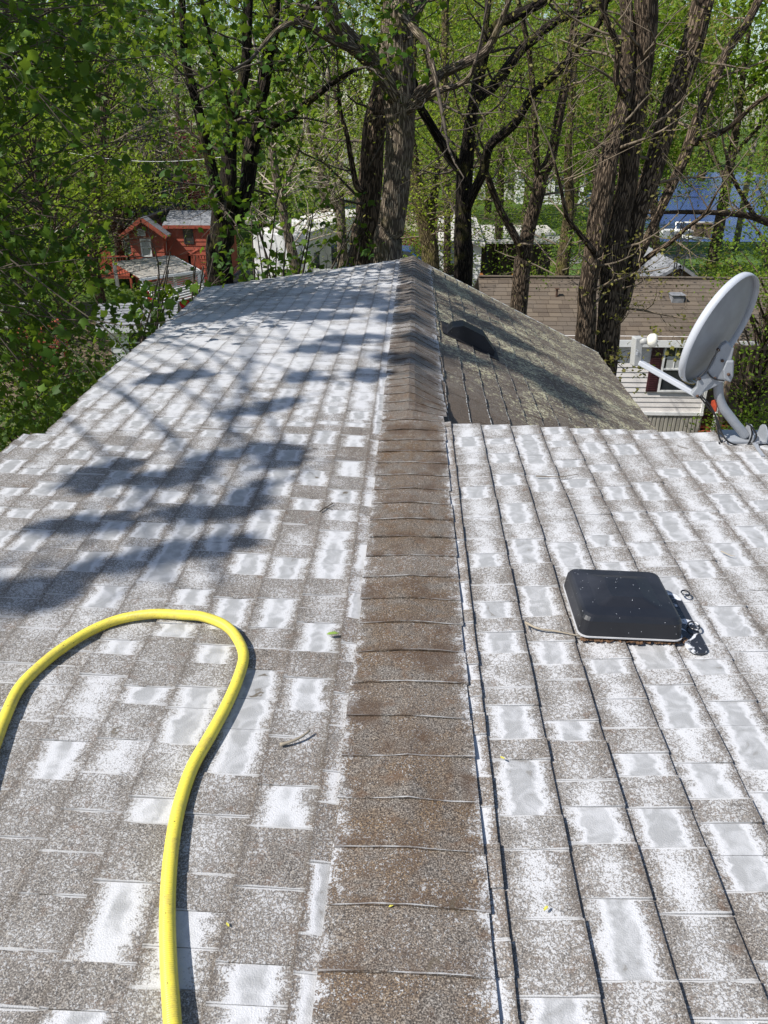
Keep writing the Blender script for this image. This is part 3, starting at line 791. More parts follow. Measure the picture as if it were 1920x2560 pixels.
def litter(px, py, s, mat, label, cat):
    c_ = roofpt(px, py, 0.019); mb = MB(); a = random.random()*6
    pts = [(1, 0), (.3, .38), (-.6, .3), (-1, 0), (-.5, -.34), (.4, -.3)]
    ps = [c_+Vector((math.cos(a)*x-math.sin(a)*y, math.sin(a)*x+math.cos(a)*y, 0))*s+Vector((0, 0, abs(y)*s*.4)) for x, y in pts]
    f_ = [mb.vert(p) for p in ps]; b_ = [mb.vert(p-Vector((0, 0, .001))) for p in ps]; mb.face(f_); mb.face(b_[::-1])
    for i in range(6): j = (i+1) % 6; mb.face((f_[j], f_[i], b_[i], b_[j]))
    tag(mb.build('fallen_leaf', M[mat]), label, cat)
M['petal'] = plain('yellow_bud', (0.55, 0.50, 0.08), 0.7, 0.2, 50, 0)
M['greenlit'] = plain('green_leaf_litter', (0.20, 0.30, 0.05), 0.6, 0.3, 50, 0)
litter(832, 1584, 0.02, 'greenlit', 'small green leaf scrap on the shingles just left of the ridge', 'leaf')
litter(569, 2311, 0.006, 'petal', 'round yellow bud on the left slope right of the hose', 'bud')
litter(978, 2264, 0.006, 'petal', 'yellow bud fleck on the brown ridge shingles', 'bud')
litter(1256, 1894, 0.007, 'petal', 'yellow bud on the first course right of the ridge', 'bud')
litter(1365, 2270, 0.008, 'petal', 'pale yellow bud in a foam patch low on the right slope', 'bud')
M['debris'] = plain('leaf_debris', (0.13, 0.07, 0.035), 0.9, 0.5, 90, 0)
mb = MB()
for i in range(150):
    px = random.uniform(1455, 1715); c_ = roofpt(px, 1592+random.uniform(-3, 9)+(px-1455)*0.03, 0.016)
    s_ = random.uniform(0.003, 0.009); mb.box(-s_, s_, -s_*.6, s_*.6, -s_*.3, s_*.3, Matrix.Translation(c_)@Matrix.Rotation(random.random()*6, 4, 'Z')@Matrix.Rotation(random.random(), 4, 'X'))
o = tag(mb.build('leaf_litter', M['debris']), 'brown leaf crumbs gathered under the near edge of the large vent', 'leaf litter', kind='stuff')
# ------------------------------------------------------------------ ground, roads, lake
def in_lake(x, y): return (x > 12.5+0.10*(y-52)+1.5*math.sin(y*0.13)) and 52.5+0.6*math.sin(x*0.3) < y < 128
def gz(x, y):
    if y > 52 and x > 10:
        a = sstep((x-(13+0.10*(y-52)))/3.0)*sstep((y-52.0)/3.0)*sstep((131-y)/6.0)
        return GZ-1.2*a
    return GZ+0.06*noise.noise(Vector((x*0.15, y*0.15, 0)))-0.03
xs = sorted(set([-400, -200, -120, -80]+[i*3.0 for i in range(-20, 34)]+[130, 200, 400]))
ys = sorted(set([-200, -60, -20]+[i*3.0 for i in range(-3, 46)]+[160, 220, 320, 600]))
mb = MB()
for y in ys:
    for x in xs: mb.v.append((x, y, gz(x, y) if -60 < x < 99 and -9 < y < 135 else GZ-0.03))
NXs = len(xs)
for j in range(len(ys)-1):
    for i in range(NXs-1): mb.face((j*NXs+i, j*NXs+i+1, (j+1)*NXs+i+1, (j+1)*NXs+i))
m, n_, out = newmat('grass_and_leaf_litter'); t = NT(n_)
pos = t.node('ShaderNodeNewGeometry').outputs['Position']
a = t.noise(pos, 0.22, 5, 0.6).outputs[0]; b = t.noise(pos, 3.0, 6, 0.7).outputs[0]; f3 = t.noise(pos, 24, 3, 0.7).outputs[0]
sp = t.node('ShaderNodeSeparateXYZ'); t.link(pos, sp.inputs[0])
far = t.smooth(sp.outputs[1], 24, 42)
gr = t.mix(t.smooth(b, 0.35, 0.65), (0.040, 0.075, 0.016, 1), (0.085, 0.135, 0.026, 1))
di = t.mix(t.smooth(f3, 0.35, 0.65), (0.085, 0.062, 0.042, 1), (0.21, 0.165, 0.115, 1))
k = t.smooth(t.math('ADD', t.math('ADD', a, t.math('MULTIPLY', b, 0.3)), t.math('MULTIPLY', far, 0.22)), 0.66, 0.80)
t.bsdf(out, t.mix(k, di, gr), 0.95, t.bump(f3, 0.6, 0.05), spec=0.1)
M['ground'] = m
tag(mb.build('ground', m, None, smooth=True), kind='structure')
m, n_, out = newmat('lake_water'); t = NT(n_)
pos = t.node('ShaderNodeNewGeometry').outputs['Position']
mp = t.node('ShaderNodeMapping'); t.link(pos, mp.inputs[0]); mp.inputs['Scale'].default_value = (0.5, 1.6, 1)
rp = t.noise(mp.outputs[0], 1.6, 4, 0.6).outputs[0]
t.bsdf(out, (0.03, 0.06, 0.19), 0.25, t.bump(rp, 0.5, 0.2), spec=0.35)
mb = MB(); mb.face([mb.vert(p) for p in ((11, 51, GZ-.3), (120, 51, GZ-.3), (120, 132, GZ-.3), (11, 132, GZ-.3))])
tag(mb.build('lake', m), kind='structure')
M['gravel'] = plain('pale_gravel', (0.36, 0.33, 0.29), 0.95, 0.25, 1.2, 0.3)
M['asphalt'] = plain('old_asphalt', (0.15, 0.15, 0.155), 0.95, 0.2, 1.0, 0.3)
M['lawn'] = plain('short_lawn', (0.065, 0.125, 0.022), 0.95, 0.45, 1.4, 0.4)
def sheet(name, P2, mat, h=0.05):
    mb = MB(); mb.face([mb.vert((p[0], p[1], GZ+h)) for p in P2]); return tag(mb.build(name, M[mat]), kind='structure')
g2 = lambda px, py: atZ(px, py, GZ)
sheet('lawn', [g2(1380, 690), g2(2150, 690), g2(2150, 606), g2(1420, 606)], 'lawn', 0.045)
sheet('road', [g2(-400, 592), g2(330, 580), g2(700, 560), g2(700, 540), g2(330, 556), g2(-400, 566)], 'gravel', 0.06)
sheet('driveway', [g2(480, 735), g2(850, 735), g2(900, 665), g2(600, 655)], 'gravel', 0.05)
sheet('path', [g2(1400, 664), g2(1560, 655), g2(1790, 647), g2(1800, 637), g2(1560, 640), g2(1400, 646)], 'asphalt', 0.07)

# ------------------------------------------------------------------ building helpers
M['white'] = plain('white_siding', (0.66, 0.66, 0.65), 0.55, 0.07, 2.5, 0.04)
M['whitepaint'] = plain('white_paint', (0.74, 0.74, 0.73), 0.45, 0.05, 4, 0.02)
M['beige'] = plain('taupe_white_siding', (0.72, 0.68, 0.65), 0.6, 0.08, 2.5, 0.04)
M['cream'] = plain('cream_yellow_siding', (0.62, 0.57, 0.40), 0.6, 0.06, 2, 0.04)
M['redwood'] = plain('red_stained_wood', (0.30, 0.065, 0.035), 0.6, 0.2, 3, 0.1)
M['orangewood'] = plain('orange_stained_wood', (0.40, 0.16, 0.045), 0.6, 0.2, 5, 0.1)
M['oldwood'] = plain('weathered_wood', (0.17, 0.12, 0.085), 0.9, 0.35, 3, 0.2)
M['greyroof'] = plain('grey_shingles', (0.21, 0.215, 0.23), 0.85, 0.3, 5, 0.2)
M['brownroof'] = plain('brown_shingles', (0.185, 0.135, 0.098), 0.9, 0.28, 6, 0.3)
M['metalroof'] = plain('weathered_metal_roof', (0.34, 0.315, 0.28), 0.5, 0.4, 2.0, 0.1, streak=(0.6, 4, 1))
M['rvroof'] = plain('rubber_roof', (0.60, 0.57, 0.53), 0.7, 0.2, 1.3, 0.05)
M['curtain'] = plain('pale_blind', (0.42, 0.43, 0.42), 0.7, 0.1, 3, 0)
M['shutter'] = plain('burgundy_shutter', (0.060, 0.018, 0.022), 0.5, 0.2, 6, 0.02)
M['skirt'] = plain('grey_skirting', (0.36, 0.34, 0.29), 0.7, 0.25, 2.0, 0.1, streak=(5, 5, 0.5))
M['blue'] = plain('blue_plastic', (0.03, 0.16, 0.40), 0.4, 0.1, 3, 0)
M['teal'] = plain('teal_curtain', (0.16, 0.36, 0.36), 0.6, 0.1, 3, 0)
M['greenbin'] = plain('green_plastic', (0.015, 0.10, 0.055), 0.45, 0.1, 3, 0)
M['darkmetal'] = plain('dark_metal', (0.03, 0.03, 0.03), 0.5, 0.2, 3, 0)
M['paint_red'] = plain('red_car_paint', (0.42, 0.012, 0.02), 0.25, 0.1, 3, 0)
M['paint_blue'] = plain('dark_blue_car_paint', (0.02, 0.05, 0.14), 0.2, 0.1, 3, 0)
M['paint_black'] = plain('black_car_paint', (0.015, 0.015, 0.018), 0.2, 0.1, 3, 0)
M['tyre'] = plain('tyre_rubber', (0.02, 0.02, 0.02), 0.8, 0.1, 3, 0)

def frame_M(o): return Matrix.LocRotScale(o.location, o.rotation_euler, None)
def laps(mb, x0, x1, y, z0, z1, step, th=0.018, sgn=-1):
    """lap siding facing local -y (sgn=-1): each board leans out at its foot"""
    z = z0
    while z < z1-0.01:
        zt = min(z+step, z1)
        lo = [(x0, y, z), (x1, y, z), (x1, y, zt), (x0, y, zt)]
        mb.hexa([(x0, y+sgn*th, z), (x1, y+sgn*th, z), (x1, y, z), (x0, y, z), (x0, y+sgn*.003, zt), (x1, y+sgn*.003, zt), (x1, y, zt), (x0, y, zt)])
        z = zt
def window(parent, x0, x1, z0, z1, y, mull=0, glassmat='glass', curtain=None, sash=True, fr=0.05, name='window', mat='whitepaint'):
    """window on a wall facing local -y; frame with its pane as a sub-part"""
    mb = MB()
    mb.box(x0-fr, x1+fr, y-.035, y+.01, z0-fr, z0); mb.box(x0-fr, x1+fr, y-.035, y+.01, z1, z1+fr)
    mb.box(x0-fr, x0, y-.035, y+.01, z0, z1); mb.box(x1, x1+fr, y-.035, y+.01, z0, z1)
    if sash: mb.box(x0, x1, y-.03, y, (z0+z1)/2-.02, (z0+z1)/2+.02)
    for k in range(1, mull+1):
        xm = x0+(x1-x0)*k/(mull+1); mb.box(xm-.008, xm+.008, y-.026, y-.012, (z0+z1)/2+.02, z1)
    if mull: zm = z0+(z1-z0)*0.76; mb.box(x0, x1, y-.0255, y-.0125, zm-.008, zm+.008)
    w_ = lbuild(mb, name, M[mat], parent)
    g = MB(); g.box(x0, x1, y-.010, y-.002, z0, z1); go = lbuild(g, 'pane', M[glassmat], w_)
    if curtain:
        g = MB(); g.box(x0+.06, x1-.06, y-.0135, y-.0105, z0+(z1-z0)*.46, z1-(z1-z0)*.2); lbuild(g, 'blind', M[curtain], w_)
    return w_
def simple_house(name, label, cat, loc, rz, w_, d_, h_, rh, wall, roof_, wins=(), step=0.16, axis='x', over=0.3, group=None, teal=False):
    """w_ along local x (front at y=0 facing -y), d_ deep; ridge along axis"""
    o = empty(name, loc, label, cat, group, rz)
    mb = MB(); mb.box(0, w_, 0.02, d_, 0, h_)
    laps(mb, 0, w_, 0.0195, 0.0, h_, step)
    # side walls laps
    s1_ = MB(); laps(s1_, 0, d_, 0.0, 0.0, h_, step)
    R = Matrix.Translation((0, d_, 0))@Matrix.Rotation(math.radians(-90), 4, 'Z')
    for v_ in range(len(s1_.v)): s1_.v[v_] = tuple(R@Vector(s1_.v[v_]))
    b0 = len(mb.v); mb.v += s1_.v; mb.f += [tuple(i+b0 for i in f) for f in s1_.f]; mb.uv += s1_.uv
    if axis == 'x':
        tri = MB(); 
        for xx in (0.005, w_-.055): 
            P_ = [(xx, 0.02, h_), (xx, d_, h_), (xx, d_/2, h_+rh)]; a = [mb.vert(p) for p in P_]; b = [mb.vert((p[0]+.05, p[1], p[2])) for p in P_]
            mb.face(a); mb.face(b[::-1]); [mb.face((a[j], a[i], b[i], b[j])) for i, j in ((0, 1), (1, 2), (2, 0))]
    else:
        for yy in (0.0, d_-.05):
            P_ = [(0, yy, h_), (w_, yy, h_), (w_/2, yy, h_+rh)]; a = [mb.vert(p) for p in P_]; b = [mb.vert((p[0], p[1]+.05, p[2])) for p in P_]
            mb.face(a[::-1]); mb.face(b); [mb.face((a[i], a[j], b[j], b[i])) for i, j in ((0, 1), (1, 2), (2, 0))]
    lbuild(mb, 'wall', M[wall], o)
    mb = MB(); th = 0.09
    def slope(p0, p1, p2, p3, n=9):
        """p0,p1 at the eave, p2,p3 at the ridge; built in lapped courses"""
        p0, p1, p2, p3 = map(Vector, (p0, p1, p2, p3)); nn = (p1-p0).cross(p3-p0).normalized()
        if nn.z < 0: nn = -nn
        mb.hexa([p0-nn*th, p1-nn*th, p2-nn*th, p3-nn*th, p0, p1, p2, p3])
        for k in range(n):
            f0, f1 = k/n, (k+1)/n
            a, b, c_, d2 = p0.lerp(p3, f0), p1.lerp(p2, f0), p1.lerp(p2, f1), p0.lerp(p3, f1)
            mb.hexa([a+nn*.001, b+nn*.001, c_+nn*.001, d2+nn*.001, a+nn*.022, b+nn*.022, c_+nn*.004, d2+nn*.004])
    ov = over
    if axis == 'x':
        dz = rh/(d_/2)*ov
        slope((-ov, -ov, h_-dz), (w_+ov, -ov, h_-dz), (w_+ov, d_/2, h_+rh), (-ov, d_/2, h_+rh))
        slope((w_+ov, d_+ov, h_-dz), (-ov, d_+ov, h_-dz), (-ov, d_/2+.001, h_+rh), (w_+ov, d_/2+.001, h_+rh))
    else:
        dz = rh/(w_/2)*ov
        slope((-ov, -ov, h_-dz), (-ov, d_+ov, h_-dz), (w_/2, d_+ov, h_+rh), (w_/2, -ov, h_+rh))
        slope((w_+ov, d_+ov, h_-dz), (w_+ov, -ov, h_-dz), (w_/2+.001, -ov, h_+rh), (w_/2+.001, d_+ov, h_+rh))
    lbuild(mb, 'roof', M[roof_], o)
    if axis == 'x':
        mb = MB(); mb.box(-ov, w_+ov, -ov-.025, -ov-.002, h_-dz-.13, h_-dz+.0); lbuild(mb, 'fascia', M['whitepaint'], o)
    for (x0, x1, z0, z1) in wins: window(o, x0, x1, z0, z1, -0.012, glassmat='teal' if teal else 'glass')
    return o

# ------------------------------------------------------------------ neighbour's house on the right
NY = 18.4
nx1 = atY(1762, 1000, NY).x; nx0 = atY(1205, 728, 20.6).x+0.25
zw = lambda px, py: atY(px, py, NY).z
nz_skirt, nz_top = zw(1600, 1034), zw(1600, 846)
W_ = nx1-nx0
nb = empty('neighbour_house', (nx0, NY, GZ), 'beige-sided single storey home with a brown shingle roof, behind the satellite dish', 'house')
D_ = 4.9
hT = nz_top-GZ; hS = nz_skirt-GZ
mb = MB(); mb.box(0.001, W_-.001, 0.02, D_, hS, hT+0.05)
NR_ = MB()
rh = 1.0
lbuild(mb, 'wall', M['beige'], nb)
z = hS+0.06; k = 0; wall_o = nb.children[0] if nb.children else None
while z < hT-0.02:
    zt = min(z+0.125, hT); b = MB(); th = 0.021+random.uniform(-.001, .001)
    b.hexa([(0, .019-th, z), (W_, .019-th, z), (W_, .019, z), (0, .019, z), (0, .014, zt), (W_, .014, zt), (W_, .019, zt), (0, .019, zt)])
    lbuild(b, 'siding_board', M['beige'], wall_o); z = zt
b = MB(); b.box(-.01, W_+.02, -.03, .018, hS-.03, hS+.055); lbuild(b, 'skirt_trim', M['whitepaint'], nb)
b = MB(); xx = 0
while xx < W_-.01:
    b.box(xx, xx+.062, -0.004, .03, 0, hS-.031); b.box(xx+.062, xx+.1, .012, .03, 0, hS-.031); xx += 0.1
lbuild(b, 'skirting', M['skirt'], nb)
b = MB(); b.box(0.01, W_-.01, .031, D_-.02, 0, hS-.005); lbuild(b, 'foundation', M['skirt'], nb)
wx0, wx1 = atY(1657, 920, NY).x-nx0, atY(1757, 920, NY).x-nx0
wz0, wz1 = zw(1700, 975)-GZ, zw(1700, 868)-GZ
window(nb, wx0, wx1, wz0, wz1, -0.012, mull=3, curtain='curtain', fr=0.045)
for a_, b_ in ((wx0-.33, wx0-.065),):
    s_ = MB(); s_.box(a_, b_, -.035, -.006, wz0-.04, wz1+.04)
    zz = wz0
    while zz < wz1-.02: s_.box(a_+.04, b_-.04, -.047, -.036, zz, zz+.03); zz += .055
    lbuild(s_, 'shutter', M['shutter'], nb)
b = MB(); b.box(W_-.05, W_+.015, -.02, .016, hS+.056, hT); lbuild(b, 'corner_post', M['whitepaint'], nb)
# roof with individually lapped shingles
ov = 0.12; ez = hT-0.02; RUN = D_/2+ov
rdz = rh
n_roof = MB()
def nsurf(X, s):          # s: distance up the slope from the eave (0..1)
    return Vector((X, -ov+RUN*s, ez+rdz*s))
rx0, rx1 = -0.35, W_+2.35
th = 0.05
n_roof.hexa([nsurf(rx0, 0)-Vector((0, 0, th+.01)), nsurf(rx1, 0)-Vector((0, 0, th+.01)), nsurf(rx1, 1)-Vector((0, 0, th+.01)), nsurf(rx0, 1)-Vector((0, 0, th+.01)),
             nsurf(rx0, 0)-Vector((0, 0, .01)), nsurf(rx1, 0)-Vector((0, 0, .01)), nsurf(rx1, 1)-Vector((0, 0, .01)), nsurf(rx0, 1)-Vector((0, 0, .01))])
q0, q1, q2, q3 = Vector((rx0, D_+ov, ez)), Vector((rx1, D_+ov, ez)), nsurf(rx1, 1), nsurf(rx0, 1)
n_roof.hexa([q-Vector((0, 0, th)) for q in (q1, q0, q3, q2)]+[q for q in (q1, q0, q3, q2)])
nroof = lbuild(n_roof, 'roof', M['deck'], nb)
rows = 15; tb = []
m, n_, out = newmat('brown_tab_shingle'); t = NT(n_)
oi = t.node('ShaderNodeNewGeometry').outputs['Random Per Island']
pos = t.node('ShaderNodeNewGeometry').outputs['Position']
ob = t.node('ShaderNodeObjectInfo').outputs['Random']
rn = t.math('FRACT', t.math('ADD', oi, ob))
c = t.ramp(rn, [(0, (0.060, 0.043, 0.030)), (0.5, (0.088, 0.065, 0.046)), (1, (0.125, 0.096, 0.068))])
c = t.mix(t.smooth(t.noise(pos, 1.1, 4).outputs[0], 0.4, 0.7, 0, .5), c, (0.10, 0.085, 0.07, 1))
c = t.mix(t.smooth(t.noise(pos, 90, 2).outputs[0], 0.35, 0.7, 0, .4), c, (0.19, 0.15, 0.11, 1))
t.bsdf(out, c, 0.92, t.bump(t.noise(pos, 120, 2).outputs[0], 0.3, 0.005)); M['browntab'] = m
for r_ in range(rows):
    X = rx0-random.uniform(0, .3)
    while X < rx1:
        wd = random.uniform(0.24, 0.36); x0, x1 = max(X, rx0), min(X+wd, rx1); X += wd
        if x1-x0 < .03: continue
        s0_, s1_ = r_/rows, (r_+1)/rows
        wp = nsurf((x0+x1)/2, (s0_+s1_)/2)+nb.location; pp = proj(wp)
        vis = 1 if (1200 < pp[0] < 1900 and not (1440 < pp[0] < 1540)) else 0
        tb.append((vis, r_, x0, x1, s0_, s1_))
tb.sort(key=lambda q: (-q[0], q[1]))
restn = MB()
for i, (vis, r_, x0, x1, s0_, s1_) in enumerate(tb):
    b = MB() if i < 300 else restn; U = Vector((0, 0, 1)); hb = .016+random.uniform(0, .007)
    g_ = .004
    b.hexa([nsurf(x0+g_, s0_)-U*.004, nsurf(x1-g_, s0_)-U*.004, nsurf(x1-g_, s1_)-U*.004, nsurf(x0+g_, s1_)-U*.004,
            nsurf(x0+g_, s0_)+U*hb, nsurf(x1-g_, s0_)+U*hb, nsurf(x1-g_, s1_)+U*.003, nsurf(x0+g_, s1_)+U*.003])
    if i < 300: lbuild(b, 'shingle', M['browntab'], nroof)
o = lbuild(restn, 'shingles', M['browntab'], nroof); o['kind'] = 'stuff'
b = MB(); p0, p1 = nsurf(rx0, 1), nsurf(rx1, 1); b.beam(p0+Vector((0, -.06, .012)), p1+Vector((0, -.06, .012)), .16, .02); lbuild(b, 'ridge_cap', M['browntab'], nb)
b = MB(); b.box(rx0, rx1, -ov-.03, -ov-.002, ez-.15, ez+.012); lbuild(b, 'fascia', M['whitepaint'], nb)
b = MB(); b.box(rx0+.1, rx1-.1, -ov+.001, .015, ez-.12, ez-.10); lbuild(b, 'soffit', M['whitepaint'], nb)
for (px, py, sx_, sy_, hh, mt, nm) in ((1690, 748, .30, .34, .16, 'greyroof', 'roof_vent'), (1391, 742, .05, .05, .25, 'rust', 'vent_pipe')):
    # where the pixel's ray meets the roof slope
    d = Vector(ray(px, py)); o_ = Vector((0, 0, H)); p0 = nsurf(0, 0)+nb.location; nn = Vector((0, -rdz, RUN)).normalized()
    q = o_+d*((p0-o_).dot(nn)/d.dot(nn))-nb.location
    b = MB(); b.box(q.x-sx_/2, q.x+sx_/2, q.y-sy_/2, q.y+sy_/2, q.z-.08, q.z+hh*.75); 
    b.box(q.x-sx_/2-.03, q.x+sx_/2+.03, q.y-sy_/2-.03, q.y+sy_/2+.03, q.z+hh*.751, q.z+hh*.85)
    lbuild(b, nm, M[mt], nb, bevel=0.008)
b = MB(); b.box(W_+.4, W_+2.3, 1.2, D_-.3, 0, hT); lbuild(b, 'porch_wall', M['oldwood'], nb)
for xx in (W_+.3, W_+2.2):
    b = MB(); b.box(xx-.05, xx+.05, -.2, -.1, 0, ez-.05); lbuild(b, 'porch_post', M['whitepaint'], nb)

# ------------------------------------------------------------------ red cabin
cY = 37.0
c0 = atY(330, 640, cY); cw = atY(412, 640, cY).x-c0.x
cab = empty('red_cabin', (c0.x, cY, GZ), 'small red-stained cabin with grey shingle roof and decks, seen past the leaves at left', 'cabin')
zc = lambda py, Yy=cY, px=370: atY(px, py, Yy).z-GZ
hA, apA = zc(574), zc(545)
mb = MB(); mb.box(0, cw, 0.02, 6, 0, hA); laps(mb, 0, cw, .0195, 0, hA, .2, .03)
n5 = 5
for k in range(n5):      # gable boards
    z0_, z1_ = hA+(apA-hA)*k/n5, hA+(apA-hA)*(k+1)/n5; f0, f1 = k/n5, (k+1)/n5
    mb.hexa([(cw/2*f0, -.012, z0_), (cw-cw/2*f0, -.012, z0_), (cw-cw/2*f0, .1, z0_), (cw/2*f0, .1, z0_), (cw/2*f1, .01, z1_), (cw-cw/2*f1, .01, z1_), (cw-cw/2*f1, .1, z1_), (cw/2*f1, .1, z1_)])
x2 = atY(530, 640, cY+.5).x-c0.x; hB = zc(562, cY+.5)
mb.box(cw+.002, x2, .5, 6, 0, hB); laps(mb, cw+.002, x2, .4995, 0, hB, .2, .03)
lbuild(mb, 'wall', M['redwood'], cab)
mb = MB()
def rfslab(mb, p, th=.07):
    p = [Vector(q) for q in p]; mb.hexa([q-Vector((0, 0, th)) for q in p]+p)
rfslab(mb, [(-.3, -.35, hA-.22), (cw/2, -.35, apA+.06), (cw/2, 5.9, apA+.06), (-.3, 5.9, hA-.22)])
rfslab(mb, [(cw/2, -.35, apA+.06), (cw+.3, -.35, hA-.22), (cw+.3, .45, hA-.22), (cw/2, .45, apA+.06)])
rfslab(mb, [(cw-.05, .35, hB+.02), (x2+.3, .35, hB+.02), (x2+.3, 3.4, hB+.35), (cw-.5, 3.4, hB+.35)])
lbuild(mb, 'roof', M['greyroof'], cab)
mb = MB(); mb.beam((-.3, -.37, hA-.3), (cw/2, -.37, apA-.02), .04, .18); mb.beam((cw/2, -.37, apA-.02), (cw+.3, -.37, hA-.3), .04, .18); mb.box(cw, x2+.3, .31, .345, hB-.14, hB+.0); lbuild(mb, 'bargeboard', M['redwood'], cab)
window(cab, atY(356, 620, cY).x-c0.x, atY(376, 620, cY).x-c0.x, zc(638), zc(600), -.03, glassmat='curtain', fr=.06)
window(cab, atY(352, 620, cY).x-c0.x, atY(366, 620, cY).x-c0.x, zc(587), zc(575), -.03, glassmat='curtain', sash=False, fr=.05)
window(cab, atY(466, 620, cY+.5).x-c0.x, atY(484, 620, cY+.5).x-c0.x, zc(606, cY+.5), zc(572, cY+.5), .48, sash=False, fr=.06, mat='darkmetal')
def railing(mb, a, b, h=0.95, step=0.13, post=0.09, mats=None):
    a, b = Vector(a), Vector(b); L = (b-a).length; n = max(1, int(L/step))
    mb.beam(a+Vector((0, 0, h)), b+Vector((0, 0, h)), .12, .045); mb.beam(a+Vector((0, 0, .12)), b+Vector((0, 0, .12)), .05, .06)
    for i in range(n+1):
        p = a.lerp(b, i/n); mb.beam(p+Vector((0, 0, .1)), p+Vector((0, 0, h)), .035, .035, up=(0, 1, 0))
    for p in (a, b): mb.beam(p, p+Vector((0, 0, h+.05)), post, post, up=(0, 1, 0))
def deck(name, label, px0, px1, Yd, depth, hd, mat, cat='deck', steps=True, lattice=False):
    a = atY(px0, 650, Yd); b = atY(px1, 650, Yd); o = empty(name, (a.x, Yd, GZ), label, cat); Wd = b.x-a.x
    mb = MB(); x = 0
    while x < Wd: mb.box(x, min(x+.135, Wd), 0, depth, hd-.04, hd); x += .145
    lbuild(mb, 'deck_boards', M[mat], o)
    for q in ((((0, 0, hd)), (Wd, 0, hd)), ((0, 0, hd), (0, depth, hd)), ((Wd, 0, hd), (Wd, depth, hd))):
        mb = MB(); railing(mb, *q); lbuild(mb, 'railing', M[mat], o)
    for xx in (.05, Wd-.05):
        for yy in (.05, depth-.05): mb = MB(); mb.box(xx-.05, xx+.05, yy-.05, yy+.05, 0, hd-.041); lbuild(mb, 'post', M[mat], o)
    if lattice:
        mb = MB(); n = int(Wd/.12)
        for i in range(-6, n+1):
            for s_ in (1, -1):
                x0_ = i*.12; pts = []
                a_ = Vector((x0_, -.012*(1+s_*.4), 0 if s_ > 0 else hd-.06)); b_ = Vector((x0_+hd-.06, -.012*(1+s_*.4), hd-.06 if s_ > 0 else 0))
                ta = max(0, (0-a_.x)/(b_.x-a_.x)); tb_ = min(1, (Wd-a_.x)/(b_.x-a_.x))
                if tb_ > ta: mb.beam(a_.lerp(b_, ta), a_.lerp(b_, tb_), .035, .008, up=(0, 1, 0))
        lbuild(mb, 'lattice', M['whitepaint'], o)
    return o
deck('wooden_deck', 'red-brown railed deck on the right side of the red cabin', 474, 520, 35.2, 1.6, 0.8, 'redwood')
deck('wooden_deck', 'long red-brown railed deck left of the red cabin, half hidden by leaves', 215, 322, 36.5, 3.0, 0.5, 'redwood')
deck('wooden_deck', 'orange-brown railed steps deck low at the far left edge', -10, 45, 22.0, 2.0, 0.6, 'redwood')
deck('wooden_deck', 'bright orange railed deck with white lattice under it, between two tree trunks', 1216, 1302, 28.2, 1.8, 0.95, 'orangewood', lattice=True)

# ------------------------------------------------------------------ carport and slatted awning at left
cz = -3.1
K = [atZ(*q, cz) for q in ((352, 694), (497, 674), (430, 638), (285, 655))]
cp = empty('carport', ((K[0]+K[2])/2).to_2d().to_3d()+Vector((0, 0, GZ)), 'open carport with a weathered ribbed metal roof in front of the red cabin', 'carport')
NP = 11
for i in range(NP):
    f0, f1 = i/NP, (i+.94)/NP; mb = MB()
    p = [K[0].lerp(K[1], f0), K[0].lerp(K[1], f1), K[3].lerp(K[2], f1), K[3].lerp(K[2], f0)]
    mb.hexa([q-Vector((0, 0, .05)) for q in p]+[q+Vector((0, 0, .02*(i % 2))) for q in p]); wbuild(mb, 'roof_panel', M['metalroof'], cp)
mb = MB(); mb.beam(K[0]+Vector((0, -.05, -.06)), K[1]+Vector((0, -.05, -.06)), .05, .08); mb.beam(K[1]+Vector((.05, 0, -.06)), K[2]+Vector((.05, 0, -.06)), .05, .08); wbuild(mb, 'fascia', M['whitepaint'], cp)
for q in K:
    mb = MB(); mb.beam(Vector((q.x, q.y, GZ)), Vector((q.x, q.y, cz-.05)), .1, .1, up=(0, 1, 0)); wbuild(mb, 'post', M['whitepaint'], cp)
aw = empty('slatted_pergola', (atZ(430, 730, -3.6).x, atZ(430, 730, -3.6).y, GZ), 'white slatted pergola roof below the carport, left of our eave', 'pergola')
A0, A1, B0, B1 = atZ(360, 712, -3.5), atZ(505, 678, -3.5), atZ(400, 765, -3.5), atZ(512, 735, -3.5)
for i in range(11):
    f = i/10; mb = MB(); mb.beam(A0.lerp(B0, f), A1.lerp(B1, f), .045, .04); wbuild(mb, 'slat', M['whitepaint'], aw)
for q in (A0, A1, B0, B1):
    mb = MB(); mb.beam(Vector((q.x, q.y, GZ)), q-Vector((0, 0, .03)), .09, .09, up=(0, 1, 0)); wbuild(mb, 'post', M['whitepaint'], aw)
q = atZ(330, 880, GZ+1.0)
simple_house('garden_shed', 'small white shed with a grey roof glimpsed through leaves beside our left eave', 'shed', (q.x-.6, q.y, GZ), 0.2, 1.7, 1.5, 1.9, .35, 'white', 'greyroof', [(.5, 1.2, .9, 1.6)])
q = atZ(-150, 800, GZ)
simple_house('grey_bungalow', 'long low grey home in the shade behind the leaves at far left', 'house', (q.x-1.5, q.y-2, GZ), 0.12, 5.0, 4, 2.3, .6, 'skirt', 'greyroof', [(1, 1.9, 1, 1.9), (3, 4.2, 1, 1.9), (5.4, 6.3, 1, 1.9)])
q = atZ(335, 890, GZ+.5); mb = MB(); mb.box(-.5, .5, -.3, .3, 0, .5); mb.box(-.53, .53, -.33, .33, .501, .58)
o = mb.build('storage_box', M['blue'], None, bevel=.03); o.location = (q.x+.5, q.y-.8, GZ); tag(o, 'blue plastic storage box on the ground beside the small white shed', 'box')

